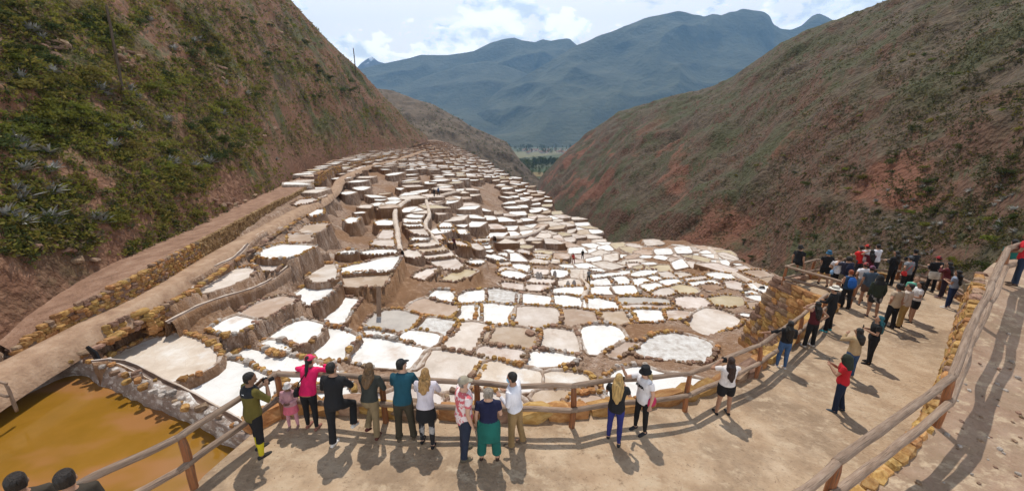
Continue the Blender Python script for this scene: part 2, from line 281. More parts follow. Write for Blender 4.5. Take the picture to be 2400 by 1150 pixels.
# colour: w white, c cream, t tan, b brown, g grey, y yellow, r rough white, k cracked cream
PANS = '''
A w 820,160 840,100 990,55 1150,60 1290,68 1130,150 1070,172 900,172
A c 760,230 820,185 900,178 1000,190 960,250 900,300 860,285 800,250
A c 250,490 330,420 440,345 560,280 680,265 760,295 720,315 640,365 540,415 420,450 330,480
A c 0,470 60,425 130,430 150,480 100,520 0,580
A t 640,670 760,600 900,540 1000,520 1120,550 1020,610 900,680 800,745 740,720
A w 395,800 480,750 570,700 660,725 760,745 680,800 570,850 470,825
A w 1130,500 1240,420 1360,395 1495,395 1440,470 1350,540 1250,600 1200,550
A c 1260,340 1300,270 1380,235 1450,228 1475,300 1460,370 1340,385 1275,375
A w 900,890 1000,820 1120,755 1200,740 1360,780 1310,850 1200,940 1100,985 1000,940
A w 840,930 880,915 1000,965 1070,990 1050,1020 960,1000
L k 520,535 610,490 700,445 800,425 880,440 960,480 1000,520 990,560 920,600 800,640 700,610 600,570
L w 840,670 920,640 1020,570 1060,545 1130,570 1200,610 1310,650 1240,740 1150,800 1050,770 950,720
L w 1100,520 1150,490 1290,520 1420,550 1560,580 1600,630 1450,640 1320,630 1220,600 1140,565
L w 1335,665 1450,660 1600,650 1660,760 1500,790 1330,770
B w 350,275 480,245 620,215 770,175 900,160 860,230 810,295 650,295 500,305 380,318
B t 380,330 500,318 650,308 805,310 775,390 740,430 600,425 450,425 400,380
B w 140,690 260,610 380,530 530,550 450,640 380,765 260,735
B g 610,770 690,690 780,650 900,645 1080,700 1020,760 960,820 900,830 770,810
B w 0,1020 110,930 230,815 330,815 510,885 440,960 390,1020 400,1075 300,1080 150,1050
B w 420,1020 480,940 550,900 700,905 900,945 1150,1010 1090,1080 1060,1150 900,1150 650,1130 430,1070
B w 580,820 650,830 860,870 850,915 750,890 640,860
B w 900,900 980,830 1100,840 1260,870 1220,940 1160,970 1050,955 930,925
B r 1030,800 1120,720 1200,715 1420,750 1380,830 1320,890 1280,850 1150,825
B t 990,615 1060,560 1130,540 1260,580 1420,610 1400,640 1350,710 1200,680 1080,650
B w 1180,520 1240,465 1350,470 1385,520 1375,570 1280,570
B c 1040,345 1090,300 1180,270 1260,260 1200,310 1120,370
B y 1270,375 1400,300 1480,275 1600,290 1533,325 1400,380
B c 930,130 980,100 1060,110 1095,160 1040,178 940,150
B c 1010,65 1100,30 1230,10 1270,50 1130,65
B t 1060,105 1150,75 1290,65 1330,100 1120,120
B c 1120,140 1240,115 1360,112 1390,155 1150,180
B c 1150,195 1390,170 1470,240 1430,275 1290,270 1230,230
B c 660,60 690,15 840,10 860,75 720,65
B w 350,135 430,105 510,110 500,130
B w 560,120 700,100 860,100 890,125 720,140 600,135
C c 540,660 630,560 690,450 800,448 950,475 900,590 800,720 680,700
C w 600,400 660,320 700,300 780,292 845,295 835,440 700,420
C w 855,445 870,280 950,280 1160,300 1130,380 1110,465 980,455
D c 5,430 30,370 60,310 150,305 390,320 410,370 400,440 370,465 250,480 100,465
C w 655,260 680,210 760,170 890,150 885,255 760,268
C r 905,250 905,160 1000,145 1205,180 1200,275 1050,265
C w 1215,280 1220,190 1300,195 1490,215 1480,290 1330,285
C t 895,650 930,560 975,495 1100,492 1280,505 1370,540 1350,620 1320,670 1150,660 1000,650
C c 835,740 880,665 960,670 1250,710 1235,760 1210,815 1050,790 900,770
C c 280,900 350,800 400,720 480,705 700,740 890,785 830,890 780,960 770,1030 620,1050 500,1030 300,1000
C k 810,1020 850,920 930,810 1000,800 1130,850 1240,870 1400,900 1370,1000 1360,1040 1250,1050 1000,1040
C c 1040,100 1080,85 1240,105 1245,150 1130,140
C c 1265,150 1265,110 1400,105 1490,115 1410,155
C w 1040,10 1100,-20 1200,-10 1285,25 1230,50 1090,35
C c 1275,70 1320,45 1450,55 1533,65 1500,95 1400,98
D t 430,470 445,330 560,325 750,360 770,440 600,475
D t 830,460 795,355 900,350 1040,345 1090,435 950,470
D w 1105,435 1060,345 1150,335 1330,340 1345,420 1250,435
D c 1375,420 1385,345 1500,340 1580,345 1550,390 1450,415
D w 355,275 365,205 480,205 635,235 655,320 500,300
D w 665,320 655,230 760,230 930,270 945,325 800,325
D g 970,280 965,225 1100,220 1400,240 1415,270 1300,285 1100,280
D c 1000,325 1000,295 1150,290 1430,300 1420,320 1200,325
D c 255,650 290,520 330,500 540,530 560,600 590,700 570,720 400,705 300,690
D w 640,540 650,490 750,475 900,480 960,510 1000,580 900,630 800,670 760,720 710,730 670,640
D w 135,830 160,740 200,715 400,730 590,770 500,800 300,835
D t 880,740 950,680 1050,625 1120,630 1090,665 1000,710 900,760
D k 265,1020 285,930 340,900 480,905 620,920 690,960 600,1010 400,1030
D t 200,1120 240,1075 500,1070 560,1080 550,1150 300,1180
F r -35,1110 60,1010 160,950 300,935 480,960 600,1000 640,1050 600,1130 560,1170 400,1170 200,1150 30,1130
W w 1420,900 1450,872 1500,862 1560,880 1640,893 1700,905 1660,940 1560,955 1430,930
W t 1330,965 1345,935 1400,930 1415,950 1400,975 1350,985
W c 1050,930 1110,925 1200,928 1225,950 1210,980 1080,985 1040,960
W c 880,935 950,915 1030,930 1035,970 960,985 870,975
E w 420,540 410,500 560,490 750,460 920,455 820,490 620,515
E w 410,610 400,570 610,535 680,610 550,618
E w 690,605 625,535 780,515 830,560 855,600 760,608
E w 420,715 420,650 460,635 640,630 700,715
E w 715,712 650,630 880,618 930,700 820,715
E w 845,510 880,480 1000,450 1150,450 1130,490 970,515
E w 890,590 880,555 1000,535 1080,575 980,590 920,630
E w 1100,570 1020,535 1130,510 1220,550
E w 1000,640 980,610 1150,590 1220,635 1060,695
E w 1230,620 1160,580 1260,555 1380,550 1420,590
E c 1100,710 1200,660 1280,645 1350,700 1230,735 1120,730
E y 1370,700 1290,645 1430,610 1560,640 1610,690 1500,710
E c 1250,545 1150,480 1280,465 1370,540
E c 1410,530 1330,475 1440,470 1560,510
E c 1500,580 1470,550 1560,530 1680,515 1730,545 1600,575
E w 1540,625 1510,590 1650,575 1780,560 1850,595 1700,610
E c 1380,840 1370,770 1440,750 1650,755 1720,820 1690,860 1450,870
F y 640,660 620,610 770,590 900,600 930,670 780,685
E b 1680,660 1660,620 1800,610 1880,640 1750,690
E t 340,410 350,370 480,365 590,405 480,420
E w 350,450 430,430 650,450 560,460
E w 510,370 570,345 660,360 640,395
E c 720,370 800,335 960,320 1050,360 880,365 760,390
E c 830,400 820,375 930,370 980,410 970,435 850,435
E w 960,370 1130,360 1140,380 1000,400
E w 680,300 760,270 830,275 760,310
E t 790,300 900,265 960,270 880,310 820,320
E w 940,310 1000,280 1100,290 1060,310
E w 1110,310 1150,280 1220,285 1265,310 1230,335
E w 720,205 760,190 870,230 830,265 760,240
E c 560,270 680,240 720,270 610,295
E t 890,240 980,215 1130,245 1080,275 920,262
E b 970,200 1060,185 1220,215 1160,240 1000,220
E b 1240,210 1300,180 1400,175 1490,205 1380,245
E c 800,160 850,140 990,180 960,195 860,185
E c 1330,280 1380,252 1520,260 1530,300 1400,305
E c 1290,330 1310,300 1440,305 1440,350 1370,375 1300,350
E c 1470,390 1500,345 1700,380 1850,400 1860,440 1700,440 1540,420
E w 1620,250 1700,220 1800,265 1700,270
E c 1500,215 1560,190 1640,225 1580,240
E w 1555,265 1660,265 1790,285 1750,305 1560,290
E c 590,185 650,165 710,185 680,200
F w 600,390 700,380 850,400 920,430 720,435 640,420
F c 705,205 760,195 830,225 880,265 800,270 740,240
F c 870,330 940,320 1010,355 890,360
F t 920,375 1000,360 1100,360 1190,410 1050,420
F t 1080,440 1180,420 1270,425 1240,480 1180,490
F w 950,490 1010,475 1160,505 1150,570 1090,560 1000,520
F c 760,465 830,450 910,480 980,525 850,530 790,510
F w 930,560 1000,540 1080,570 960,570
F w 950,595 1020,585 1140,600 1130,645 1030,620
F t 980,650 1060,650 1110,680 1090,700 1000,700
F c 430,820 520,740 600,705 700,715 830,770 890,810 840,860 690,900 580,945 490,890
F w 870,760 940,750 1020,755 950,770
F w 835,300 880,295 950,315 880,320
G c 160,420 240,390 340,380 330,410 250,435
G c 30,490 110,445 220,435 270,450 180,480 60,500
G w 185,590 250,540 310,540 300,580 220,610
G t 70,760 170,690 300,675 370,680 240,765
G t 0,855 0,780 200,780 170,840 130,860
G w 475,380 560,365 640,370 550,400
G w 610,330 700,315 770,325 680,360 640,345
G w 530,650 580,615 670,620 580,680
G w 830,655 900,640 985,650 975,690 840,690
G c 870,790 900,740 980,740 980,820 860,815
G c 790,880 830,830 980,830 995,900 870,895
G w 825,435 920,425 900,455 830,455
G w 780,490 850,470 905,480 900,505 810,505
G c 840,520 905,515 900,545 870,555
G c 660,520 700,495 780,495 760,530
G w 610,570 720,555 720,575 650,582
G t 860,385 970,375 940,395 850,400
G w 920,205 1010,185 1100,180 1020,205 950,215
G w 1050,275 1150,250 1250,245 1130,265
G w 1150,370 1330,345 1300,370 1200,382
G w 1020,330 1100,330 1060,355
G w 1130,140 1200,135 1260,140 1170,150
G w 1265,125 1350,125 1340,150 1290,150
G w 1300,270 1410,265 1390,290 1310,295
G c 1180,560 1230,525 1310,525 1310,580 1210,575
G w 1130,600 1180,580 1275,590 1260,620 1140,615
G w 1100,625 1250,635 1250,665 1110,665
G w 1100,675 1240,670 1275,700 1140,705
G c 1140,725 1270,715 1330,795 1200,775
G w 1170,815 1330,810 1320,830 1180,835
G c 1360,460 1480,455 1410,475
G w 1510,490 1520,450 1580,410 1640,415 1600,465
G c 1390,570 1520,575 1450,595
G w 1435,710 1470,665 1530,670 1560,710
G w 1440,730 1580,720 1560,750 1470,750
G c 1390,780 1430,775 1480,830 1430,830
G c 440,200 520,180 570,185 480,205
G c 530,170 600,155 650,160 560,178
G c 600,145 680,125 740,130 650,155
G c 700,105 800,88 880,90 780,120
H w 330,40 400,28 460,30 420,65
H w 350,90 420,85 450,140 380,140
H c 240,220 330,215 430,245 475,280 380,265
H c 500,250 560,240 630,300 590,320 540,290
H c 530,205 610,190 715,185 690,215 560,220
H w 590,235 695,222 690,250 620,255
H w 625,265 700,258 720,295 650,300
H w 640,310 720,305 760,335 700,345
H w 640,370 720,360 850,400 910,430 800,430
H w 780,360 890,345 905,390 830,385
H w 460,450 520,435 640,435 620,470 520,475
H c 820,450 910,440 910,490 830,500
H c 810,560 840,510 920,510 1050,570 1130,610 1080,640 950,630 840,600
H w 975,480 1050,475 1150,490 1140,575 1060,550 980,510
H c 1180,530 1370,540 1340,590 1230,590 1180,570
H w 1380,590 1410,535 1580,550 1570,600 1480,625
H w 1160,600 1260,605 1430,640 1280,635
H c 1430,740 1480,670 1600,640 1700,650 1740,700 1700,725 1540,735
H w 1415,800 1440,755 1560,740 1755,735 1740,820 1580,810
H c 1130,450 1220,415 1360,440 1340,475 1180,460
H c 1380,430 1430,420 1495,435 1470,465 1380,460
H t 1400,410 1420,350 1600,360 1580,415
H y 1215,330 1260,320 1410,335 1390,365 1250,355
H c 1190,365 1250,360 1390,375 1380,400 1220,385
H w 1225,395 1290,395 1380,410 1350,430 1260,415
H y 1020,290 1070,260 1190,270 1160,300
H c 1010,330 1060,310 1140,330 1160,370 1060,350
H w 860,320 900,310 990,330 960,350
H t 1200,190 1220,180 1310,190 1290,210
H t 1190,220 1290,220 1270,245 1190,240
H w 1500,485 1560,478 1650,490 1630,530 1560,520
'''
pans = []       # dict(img polygon, world polygon, z, colour)
for ln in PANS.strip().split('\n'):
    k, c, *pp = ln.split(); ox, oy, s = V[k]
    I = np.array([[float(x) for x in q.split(',')] for q in pp]) / s + (ox, oy)
    cen = I.mean(0); z = float(zfield(cen[:1], cen[1:])[0])
    pans.append(dict(I=I, z=z, c=c, traced=True))

# ---- smaller pans further down the slope: jittered rows laid over the same slope wherever none is traced
gx, gy = np.meshgrid(np.arange(700, 1860, 3.0), np.arange(322, 720, 2.0))
gz = zfield(gx, gy); ok = gy > np.interp(gx, YTx, YTy) + 3
covered = np.zeros(gx.shape, bool)
for p in pans:
    I = p['I']; c = I.mean(0); covered |= inpoly(gx, gy, c + (I - c) * 1.22)
    if c[0] < 1130 and c[1] < 560:
        for k in (9, 18, 26): covered |= inpoly(gx, gy, c + (I - c) * 1.15 + (2, k))
dx = (gx - 1200) / 900; dv = (gy - 575) / 900; tt = gz / -(st + dv * ct)
WX, WY = dx * tt, (ct - dv * st) * tt
kd = kdtree.KDTree(int(ok.sum()))
idx = np.argwhere(ok)
for n_, (i, j) in enumerate(idx): kd.insert((WX[i, j], WY[i, j], 0), n_)
kd.balance()
rngf = random.Random(11)
ang = R(14); ca, sa = math.cos(ang), math.sin(ang)
U_, V_ = 3.7, 4.6
def lat(i, j):
    r = random.Random(i * 7919 + j * 104729)
    u = (i + (0.5 if j % 2 else 0) + r.uniform(-.24, .24)) * U_; v = (j + r.uniform(-.2, .2) + .25 * math.sin(i * .7)) * V_
    return Vector((u * ca - v * sa, u * sa + v * ca, 0))
EARTH = [[(735,500),(790,470),(850,520),(890,575),(890,592),(760,592),(700,570)], [(875,395),(940,400),(935,455),(880,450)], [(1105,425),(1150,415),(1190,455),(1180,490),(1120,480)], [(1140,580),(1160,575),(1180,600),(1140,625),(1120,610)]]
far = []
for j in range(4, 95):
    for i in range(-25, 45):
        co = [lat(i, j), lat(i + 1, j), lat(i + 1, j + 1), lat(i, j + 1)]
        c = sum(co, Vector()) / 4
        if not (38 < c.y < 400) or not (-120 < c.x < 80): continue
        hit, n_, d = kd.find((c.x, c.y, 0))
        if d > 1.2 + c.y * .012: continue
        a, b = idx[n_]
        if covered[a, b]: continue
        px, py = gx[a, b], gy[a, b]
        if rngf.random() < (.10 if px > 1150 or py < 400 else .25): continue
        if any(inpoly(np.array([px]), np.array([py]), E)[0] for E in EARTH): continue
        if py > np.interp(px, [700, 900, 1000, 1300, 1500, 1860], [480, 520, 560, 640, 640, 640]): continue
        z = float(gz[a, b]); z = round(z / .7) * .7 + rngf.uniform(-.12, .12)
        k = rngf.uniform(.80, .93)
        W = [c + (q - c) * k for q in co]
        far.append(dict(W=np.array([[w.x, w.y] for w in W]), z=z, c=rngf.choice('wwwwwccctcy'), traced=False))
for p in pans:
    W = [onz(x, y, p['z']) for x, y in p['I']]; p['W'] = np.array([[w.x, w.y] for w in W])
allpans = pans + far

# ---- sheet of earth under the terraces
cols = np.unique(np.r_[np.linspace(-350, 700, 110), np.linspace(700, 1460, 200), np.linspace(1460, 2000, 90)])
NV = 150
base_v = []
TX = np.repeat(cols[:, None], NV, 1); top = np.interp(cols, YTx, YTy)
sv = np.linspace(0, 1, NV) ** 1.9
TY = top[:, None] + (1330 - top)[:, None] * sv[None]
TZ = zfield(TX, TY)
d_ = -(st + (TY - 575) / 900 * ct); tq = TZ / d_
PX, PY = (TX - 1200) / 900 * tq, (ct - (TY - 575) / 900 * st) * tq
TZ = TZ - .12
for i in range(TX.shape[0]):
    for j in range(NV):
        TZ[i, j] += .22 * fbm((PX[i, j], PY[i, j], 3), .55, 4)
TZ0 = TZ.copy()
def clamp_under(poly, z, grow):
    c = poly.mean(0); d = poly - c; r = np.linalg.norm(d, axis=1, keepdims=True); q = c + d * (1 + grow / np.maximum(r, .3))
    m = (PX > q[:, 0].min()) & (PX < q[:, 0].max()) & (PY > q[:, 1].min()) & (PY < q[:, 1].max())
    if not m.any(): return
    sub = np.zeros(PX.shape, bool); sub[m] = inpoly(PX[m], PY[m], q)
    TZ[sub] = np.minimum(TZ[sub], z)
def band(poly, grow):
    c = poly.mean(0); d = poly - c; r = np.linalg.norm(d, axis=1, keepdims=True); q = c + d * (1 + grow / np.maximum(r, .3))
    m = (PX > q[:, 0].min()) & (PX < q[:, 0].max()) & (PY > q[:, 1].min()) & (PY < q[:, 1].max()); sub = np.zeros(PX.shape, bool)
    if m.any(): sub[m] = inpoly(PX[m], PY[m], q)
    return sub
def tall(px, py): return np.clip((px - 700) / 60, 0, 1) * np.clip((1400 - px) / 130, 0, 1) * np.clip((625 - py) / 50, 0, 1) * np.clip((py - 368) / 25, 0, 1)
TZ = TZ - 1.35 * tall(TX, TY)
for p in allpans:
    c = p['W'].mean(0); x, y = proj((c[0], c[1], p['z'])); p['tall'] = float(tall(x, y))
BZ = np.full(TZ.shape, 1e9)
for p in allpans:
    if p['tall'] > .35: continue
    sub = band(p['W'], .85 if p['traced'] else .5); BZ[sub] = np.minimum(BZ[sub], p['z'] + .03)
jit = (TZ - zfield(TX, TY) + .12) * .45
TZ = np.where(BZ < 1e8, BZ + jit, TZ)
for p in allpans: clamp_under(p['W'], p['z'] - .25, .16)
# brown holding pond dug into the ground
water = [(-180,1250),(-120,1080),(-40,985),(40,938),(100,905),(150,882),(200,880),(250,912),(300,936),(360,962),(420,986),(480,1012),(545,1042),(640,1080),(640,1260),(200,1330)]
rim = [(-240,1250),(-190,1060),(-80,940),(20,893),(90,858),(150,842),(215,842),(275,868),(325,893),(385,920),(445,950),(505,985),(575,1022),(700,1060),(700,1290),(200,1400)]
wz, rz_ = -10.7, -9.95
rimW = np.array([[w.x, w.y] for w in (onz(x, y, rz_) for x, y in rim)])
sub = band(rimW, 1.0); TZ[sub] = np.minimum(TZ[sub], rz_ - .05)
clamp_under(rimW, -11.8, -.15)

# ---- paths along the foot of the left hill
wall_px = [(30,835,-9.25),(140,775,-9.2),(230,740,-9.15),(320,695,-9.1),(400,650,-9.1),(515,580,-9.1),(600,527,-9.1),(680,480,-9.1),(720,455,-9.1),(755,430,-9.0)]
wall_top = [-8.95,-8.4,-8.1,-7.85,-7.75,-7.75,-7.75,-7.8,-7.9,-8.1]
hillb_px = [(-5,805,-8.95),(60,745,-8.6),(170,668,-8.35),(270,615,-8.1),(370,568,-8.05),(480,520,-8.05),(560,482,-8.05),(640,445,-8.05),(690,422,-8.05),(740,400,-8.05)]
wallW = [onz(*q) for q in wall_px]; hillW = [onz(*q) for q in hillb_px]
n_ = 120
wa = resample(chaikin([(w.x, w.y, zt) for w, zt in zip(wallW, wall_top)], 2, False), n=n_); hb = resample(chaikin(hillW, 2, False), n=n_)
pv = []
for i in range(n_):
    for j in range(9):
        s = -.06 + 1.06 * j / 8 if j else -.04; q = wa[i] * (1 - s) + hb[i] * s; q[2] += .06 * fbm((q[0], q[1], 0), .9, 3) + (.05 if j == 8 else 0) - (.7 if j == 0 else 0); pv.append(q)
M_path = mat('trodden_earth', [(.27, .165, .105), (.38, .25, .165), (.47, .33, .23)], 1.4, 10, bump=.9, bscale=9, space='world', bdist=.05)
M_path2 = mat('red_trodden_earth', [(.19, .105, .068), (.285, .165, .108), (.37, .235, .165)], 1.1, 10, bump=1, bscale=7, space='world', bdist=.07)
struct('upper_footpath', pv, grid_faces(n_, 9), M_path2)
lower_px = [(-420,1090),(-200,985),(-60,905),(0,868),(60,836),(150,790),(250,737),(340,691),(420,646),(500,600),(560,566),(620,533),(699,490),(735,474),(770,455),(787,437),(793,420),(830,402),(870,386),(930,374),(990,353),(1020,344)]
lp = resample(chaikin([on_field(x, y, .18) for x, y in lower_px], 2, False), n=240)
lw = [onz(x, y, z - .0) for x, y, z in wall_px]
tg = np.gradient(lp, axis=0); nr = np.stack([-tg[:, 1], tg[:, 0]], 1); nr /= np.linalg.norm(nr, axis=1, keepdims=True)
pv = []
for i in range(240):
    hw = .95
    for j in range(7):
        o = (j / 6 - .5) * 2 * hw * (1 + .12 * fbm((i * .1, j, 5), 1, 2)); q = lp[i] + np.array([nr[i, 0] * o, nr[i, 1] * o, -.9 if j in (0, 6) else 0.03 * fbm((i * .3, j, 1), 1, 2)]); pv.append(q)
struct('lower_footpath', pv, grid_faces(240, 7), M_path)
for i in range(0, 236, 3):
    a, b = lp[i, :2], lp[min(i + 4, 239), :2]; w = nr[i] * 1.3
    clamp_under(np.array([a - w, b - w, b + w, a + w]), lp[i, 2] - .25, .1)
for i in range(0, n_ - 2, 2): clamp_under(np.array([wa[i, :2], wa[i + 2, :2], hb[i + 2, :2], hb[i, :2]]), min(wa[i, 2], hb[i, 2]) - .4, .3)
# field sheet, then the lip that falls away to the ravine
vv = []; NS = 5
for i in range(TX.shape[0]):
    t0 = Vector((PX[i, 0], PY[i, 0], TZ[i, 0])); dr = Vector((t0.x, t0.y, 0)).normalized(); dr = (dr + Vector((.5, 0, 0))).normalized() if cols[i] > 1010 else Vector((-1, .2, 0)).normalized()
    for k in range(NS, 0, -1):
        dep = [0, .8, 2.5, 6, 14, 30][k]; dz = ([0, .8, 3.5, 8, 16, 26][k] if cols[i] > 1010 else .3 * k)
        vv.append(t0 + dr * dep - Vector((0, 0, dz + (.6 * fbm((t0.x, t0.y, k), .4, 3) if k > 1 else 0))))
    for j in range(NV): vv.append((PX[i, j], PY[i, j], TZ[i, j]))
struct('terraced_ground', vv, grid_faces(len(cols), NV + NS), M_crust)

# ---- hills as ruled flanks between a surveyed foot and a surveyed crest
class Hill:
    def __init__(s, foot, crest, amp, sc, seed, bulge=0.0, prof=None, ridged=0, cliff=0, rg=.22):
        s.rg = rg
        s.f = np.array([tuple(q) for q in foot]); s.c = np.array([tuple(q) for q in crest]); s.amp = amp; s.sc = sc; s.seed = seed; s.bulge = bulge; s.ridged = ridged; s.cliff = cliff
        s.k = np.linspace(0, 1, len(s.f))
    def pos(s, u, t):
        f = Vector([np.interp(u, s.k, s.f[:, i]) for i in range(3)]); c = Vector([np.interp(u, s.k, s.c[:, i]) for i in range(3)])
        if t <= 1:
            p = f.lerp(c, t)
            ln = (c - f).length
            p.z += s.bulge * ln * math.sin(math.pi * t)
            if s.cliff and t > 0:
                cl = s.cliff * (0.6 + .5 * fbm((p.x, p.y, 9), .06, 2)); p.z += cl * (1 - math.exp(-t * ln / 2.2)) * (1 - t) ** 2
            ck = .05 if s.ridged else .25; w = min(1, t * ln / (s.amp * 4)) * (ck + (1 - ck) * min(1, (1 - t) * 6))
        else:
            out = Vector((c.x - f.x, c.y - f.y, 0)); L = out.length; p = c + out * ((t - 1) * 1.6) - Vector((0, 0, L * (t - 1) * 1.3)); w = .25
        q = (p + Vector((s.seed * 31, 0, 0))) * s.sc
        if s.ridged: h = .8 * (noise.ridged_multi_fractal(q, 1.5, 2.2, 4, 1.0, 2.0) - 1.0)
        else: h = noise.fractal(q, .85, 2.15, 7) + s.rg * (noise.ridged_multi_fractal(q * 2.3, .9, 2.1, 4, 1.0, 2.0) - 1.1)
        n = Vector((f.x - c.x, f.y - c.y, 0)); n.normalize(); n = (n * .6 + Vector((0, 0, .8)))
        return p + n * (h * s.amp * w)
    def build(s, name, m, nu, nv, tmax=1.35, t0=0.0, tp=1.0):
        ts = [t0 + (tmax - t0) * (j / (nv - 1)) ** tp for j in range(nv)]
        v = [s.pos(i / (nu - 1), t) for i in range(nu) for t in ts]
        s.v = v; s.faces = grid_faces(nu, nv)
        return struct(name, v, s.faces, m)
def fc(lst): return [atd(*q) for q in lst]
hl_foot = [onz(-700, 1250, -9), onz(-260, 960, -9)] + [onz(x, y, z) for x, y, z in hillb_px[:8]] + fc([(695,420,98),(760,388,128),(810,367,150),(872,347,200),(940,341,250),(985,334,300),(1003,327,380)])
hl_crest = [Vector((-70, -25, 45)), Vector((-88, 12, 58)), Vector((-92, 30, 60)), Vector((-94, 45, 62)), Vector((-95, 58, 62)), Vector((-96, 72, 62)), Vector((-97, 86, 62)), Vector((-98, 100, 62)), Vector((-99, 112, 62)), Vector((-99, 124, 62)),
            atd(600, -75, 165), atd(682, 0, 180), atd(765, 92, 200), atd(842, 162, 240), atd(903, 230, 290), atd(966, 294, 340), atd(993, 318, 410)]
hl_foot = [hl_foot[i] for i in range(len(hl_foot))]
while len(hl_foot) < len(hl_crest): hl_foot.append(hl_foot[-1])
HL = Hill(hl_foot, hl_crest, 2.3, .075, 1, .06, cliff=2.6)
HL.build('left_hillside', M_hillL, 380, 190, 1.3, -0.05, 1.3)
HR = Hill(fc([(1262,427,480),(1290,472,300),(1360,547,190),(1420,585,130),(1500,610,105),(1600,635,85),(1700,660,72),(1800,690,58),(1900,700,46),(2020,700,38),(2150,700,33),(2270,695,27),(2420,660,21),(2700,700,17),(3300,800,14)]),
          fc([(1277,404,540),(1340,342,470),(1450,262,400),(1560,229,330),(1640,214,290),(1700,192,260),(1760,150,235),(1830,100,210),(1960,48,185),(2110,-2,165),(2260,-45,150),(2450,-100,135),(2700,-160,120),(3100,-200,110),(3900,-250,100)]), 4.6, .034, 2, .04, rg=.30)
HR.build('right_hillside', M_hillR, 380, 200, 1.35, -0.16, 1.25)
HM = Hill(fc([(820,340,430),(900,345,430),(950,350,430),(1050,368,440),(1120,388,450),(1180,412,470),(1240,436,480),(1275,445,480)]), fc([(820,195,640),(868,203,620),(920,213,610),(1020,247,600),(1100,294,590),(1188,333,580),(1222,378,560),(1264,419,540)]), 7, .022, 3, .03)
HM.build('far_ridge', M_mid, 120, 60, 1.3, -.3)
def silh(name, pts, depth, fdepth, fz, amp, sc, seed, m, nu, nv):
    crest = [atd(x, y, depth) for x, y in pts]; foot = []
    for (x, y) in pts:
        d = ray(x, 340); foot.append(Vector((d.x * fdepth, d.y * fdepth, fz)))
    h = Hill(foot, crest, amp, sc, seed, -.02, ridged=1); h.build(name, m, nu, nv, 1.2); return h
M1 = [(980,325),(1040,296),(1100,262),(1180,205),(1260,158),(1350,108),(1420,78),(1500,46),(1540,35),(1590,22),(1610,26),(1625,32),(1640,33),(1650,39),(1670,34),(1690,36),(1712,27),(1725,26),(1740,19),(1765,24),(1790,26),(1805,37),(1812,55),(1830,66),(1855,68),(1880,58),(1900,40),(1918,30),(1935,36),(1955,48),(2000,60),(2100,90),(2300,150),(2700,220)]
M2 = [(740,185),(830,165),(880,150),(920,142),(990,129),(1050,127),(1110,118),(1150,100),(1180,92),(1205,88),(1225,94),(1255,97),(1272,90),(1290,95),(1310,92),(1335,91),(1350,104),(1400,130),(1500,180)]
M3 = [(780,172),(830,164),(845,148),(858,138),(872,131),(885,142),(910,149),(940,162),(1000,178)]
def dense(p, n): return [tuple(q) for q in resample(p, n=n)]
silh('big_mountain', dense(M1, 260), 3300, 2300, -62, 120, .0016, 4, M_mtn, 520, 140)
silh('middle_mountain', dense(M2, 160), 4000, 2900, -62, 110, .0015, 5, M_mtn, 320, 110)
silh('middle_spur', dense([(700,260),(830,245),(900,220),(1000,178),(1090,150),(1150,142),(1230,170),(1330,230),(1450,300)], 50), 3700, 2600, -62, 80, .0013, 8, M_mtn, 200, 90)
silh('snow_peak', dense(M3, 60), 4900, 4300, -62, 60, .006, 6, M_snow, 140, 70)
S = 4900
struct('valley_floor', [(-S, -190, -62), (S, -190, -62), (S, 5250, -62), (-S, 5250, -62)], [(0, 1, 2, 3)], M_valley)
# ================================================================== SALT PANS
def _salt(tint, patch, plo, phi, edge=None):
    def f(t, col, v, vec):
        m = noisemask(t, vec, .32, plo, phi, 5, None, (2, 7, 1), .6)
        c = mixnode(t, m, col, patch)
        vo = t.nodes.new('ShaderNodeTexVoronoi'); vo.feature = 'DISTANCE_TO_EDGE'; vo.inputs['Scale'].default_value = 1.5; t.links.new(vec, vo.inputs['Vector'])
        mr = t.nodes.new('ShaderNodeMapRange'); mr.inputs[1].default_value = .0; mr.inputs[2].default_value = .03; mr.inputs[3].default_value = .25; mr.inputs[4].default_value = 0; t.links.new(vo.outputs['Distance'], mr.inputs[0])
        return mixnode(t, mr.outputs[0], c, tint)
    return f
SALT = {
 'w': mat('salt_white', [(.68, .66, .63), (.79, .785, .77), (.83, .83, .825)], .9, 8, .75, .25, 14, rnd=.04, extra=_salt((.58, .54, .50), (.60, .50, .43), .60, .74)),
 'c': mat('salt_cream', [(.51, .43, .37), (.62, .54, .48), (.71, .65, .61)], .7, 8, .8, .3, 12, rnd=.08, hue=.01, extra=_salt((.46, .38, .32), (.46, .345, .27), .54, .68)),
 't': mat('salt_tan', [(.37, .265, .185), (.455, .34, .255), (.55, .455, .38)], .6, 8, .7, .25, 12, rnd=.1, hue=.01, extra=_salt((.4, .3, .22), (.58, .51, .45), .60, .72)),
 'b': mat('salt_brown', [(.27, .165, .105), (.34, .215, .14), (.42, .29, .20)], .6, 8, .8, .3, 12, rnd=.1),
 'g': mat('salt_grey', [(.40, .36, .33), (.49, .45, .41), (.55, .51, .47)], .8, 8, .8, .3, 12, rnd=.05),
 'y': mat('brine_yellow', [(.44, .34, .20), (.50, .40, .25), (.58, .49, .34)], .5, 6, .35, .08, 8, rnd=.08),
 'r': mat('salt_rough', [(.40, .35, .31), (.60, .575, .55), (.73, .73, .72)], 2.2, 9, .8, .9, 9, rnd=.03, bdist=.06),
 'k': mat('salt_cracked', [(.52, .42, .33), (.64, .55, .46), (.78, .755, .72)], .55, 9, .8, .35, 10, rnd=.03, extra=_salt((.42, .33, .26), (.71, .69, .67), .56, .66)),
}
CNAME = {'w': 'white', 'c': 'cream', 't': 'tan', 'b': 'brown', 'g': 'grey', 'y': 'yellow', 'r': 'rough', 'k': 'cracked'}
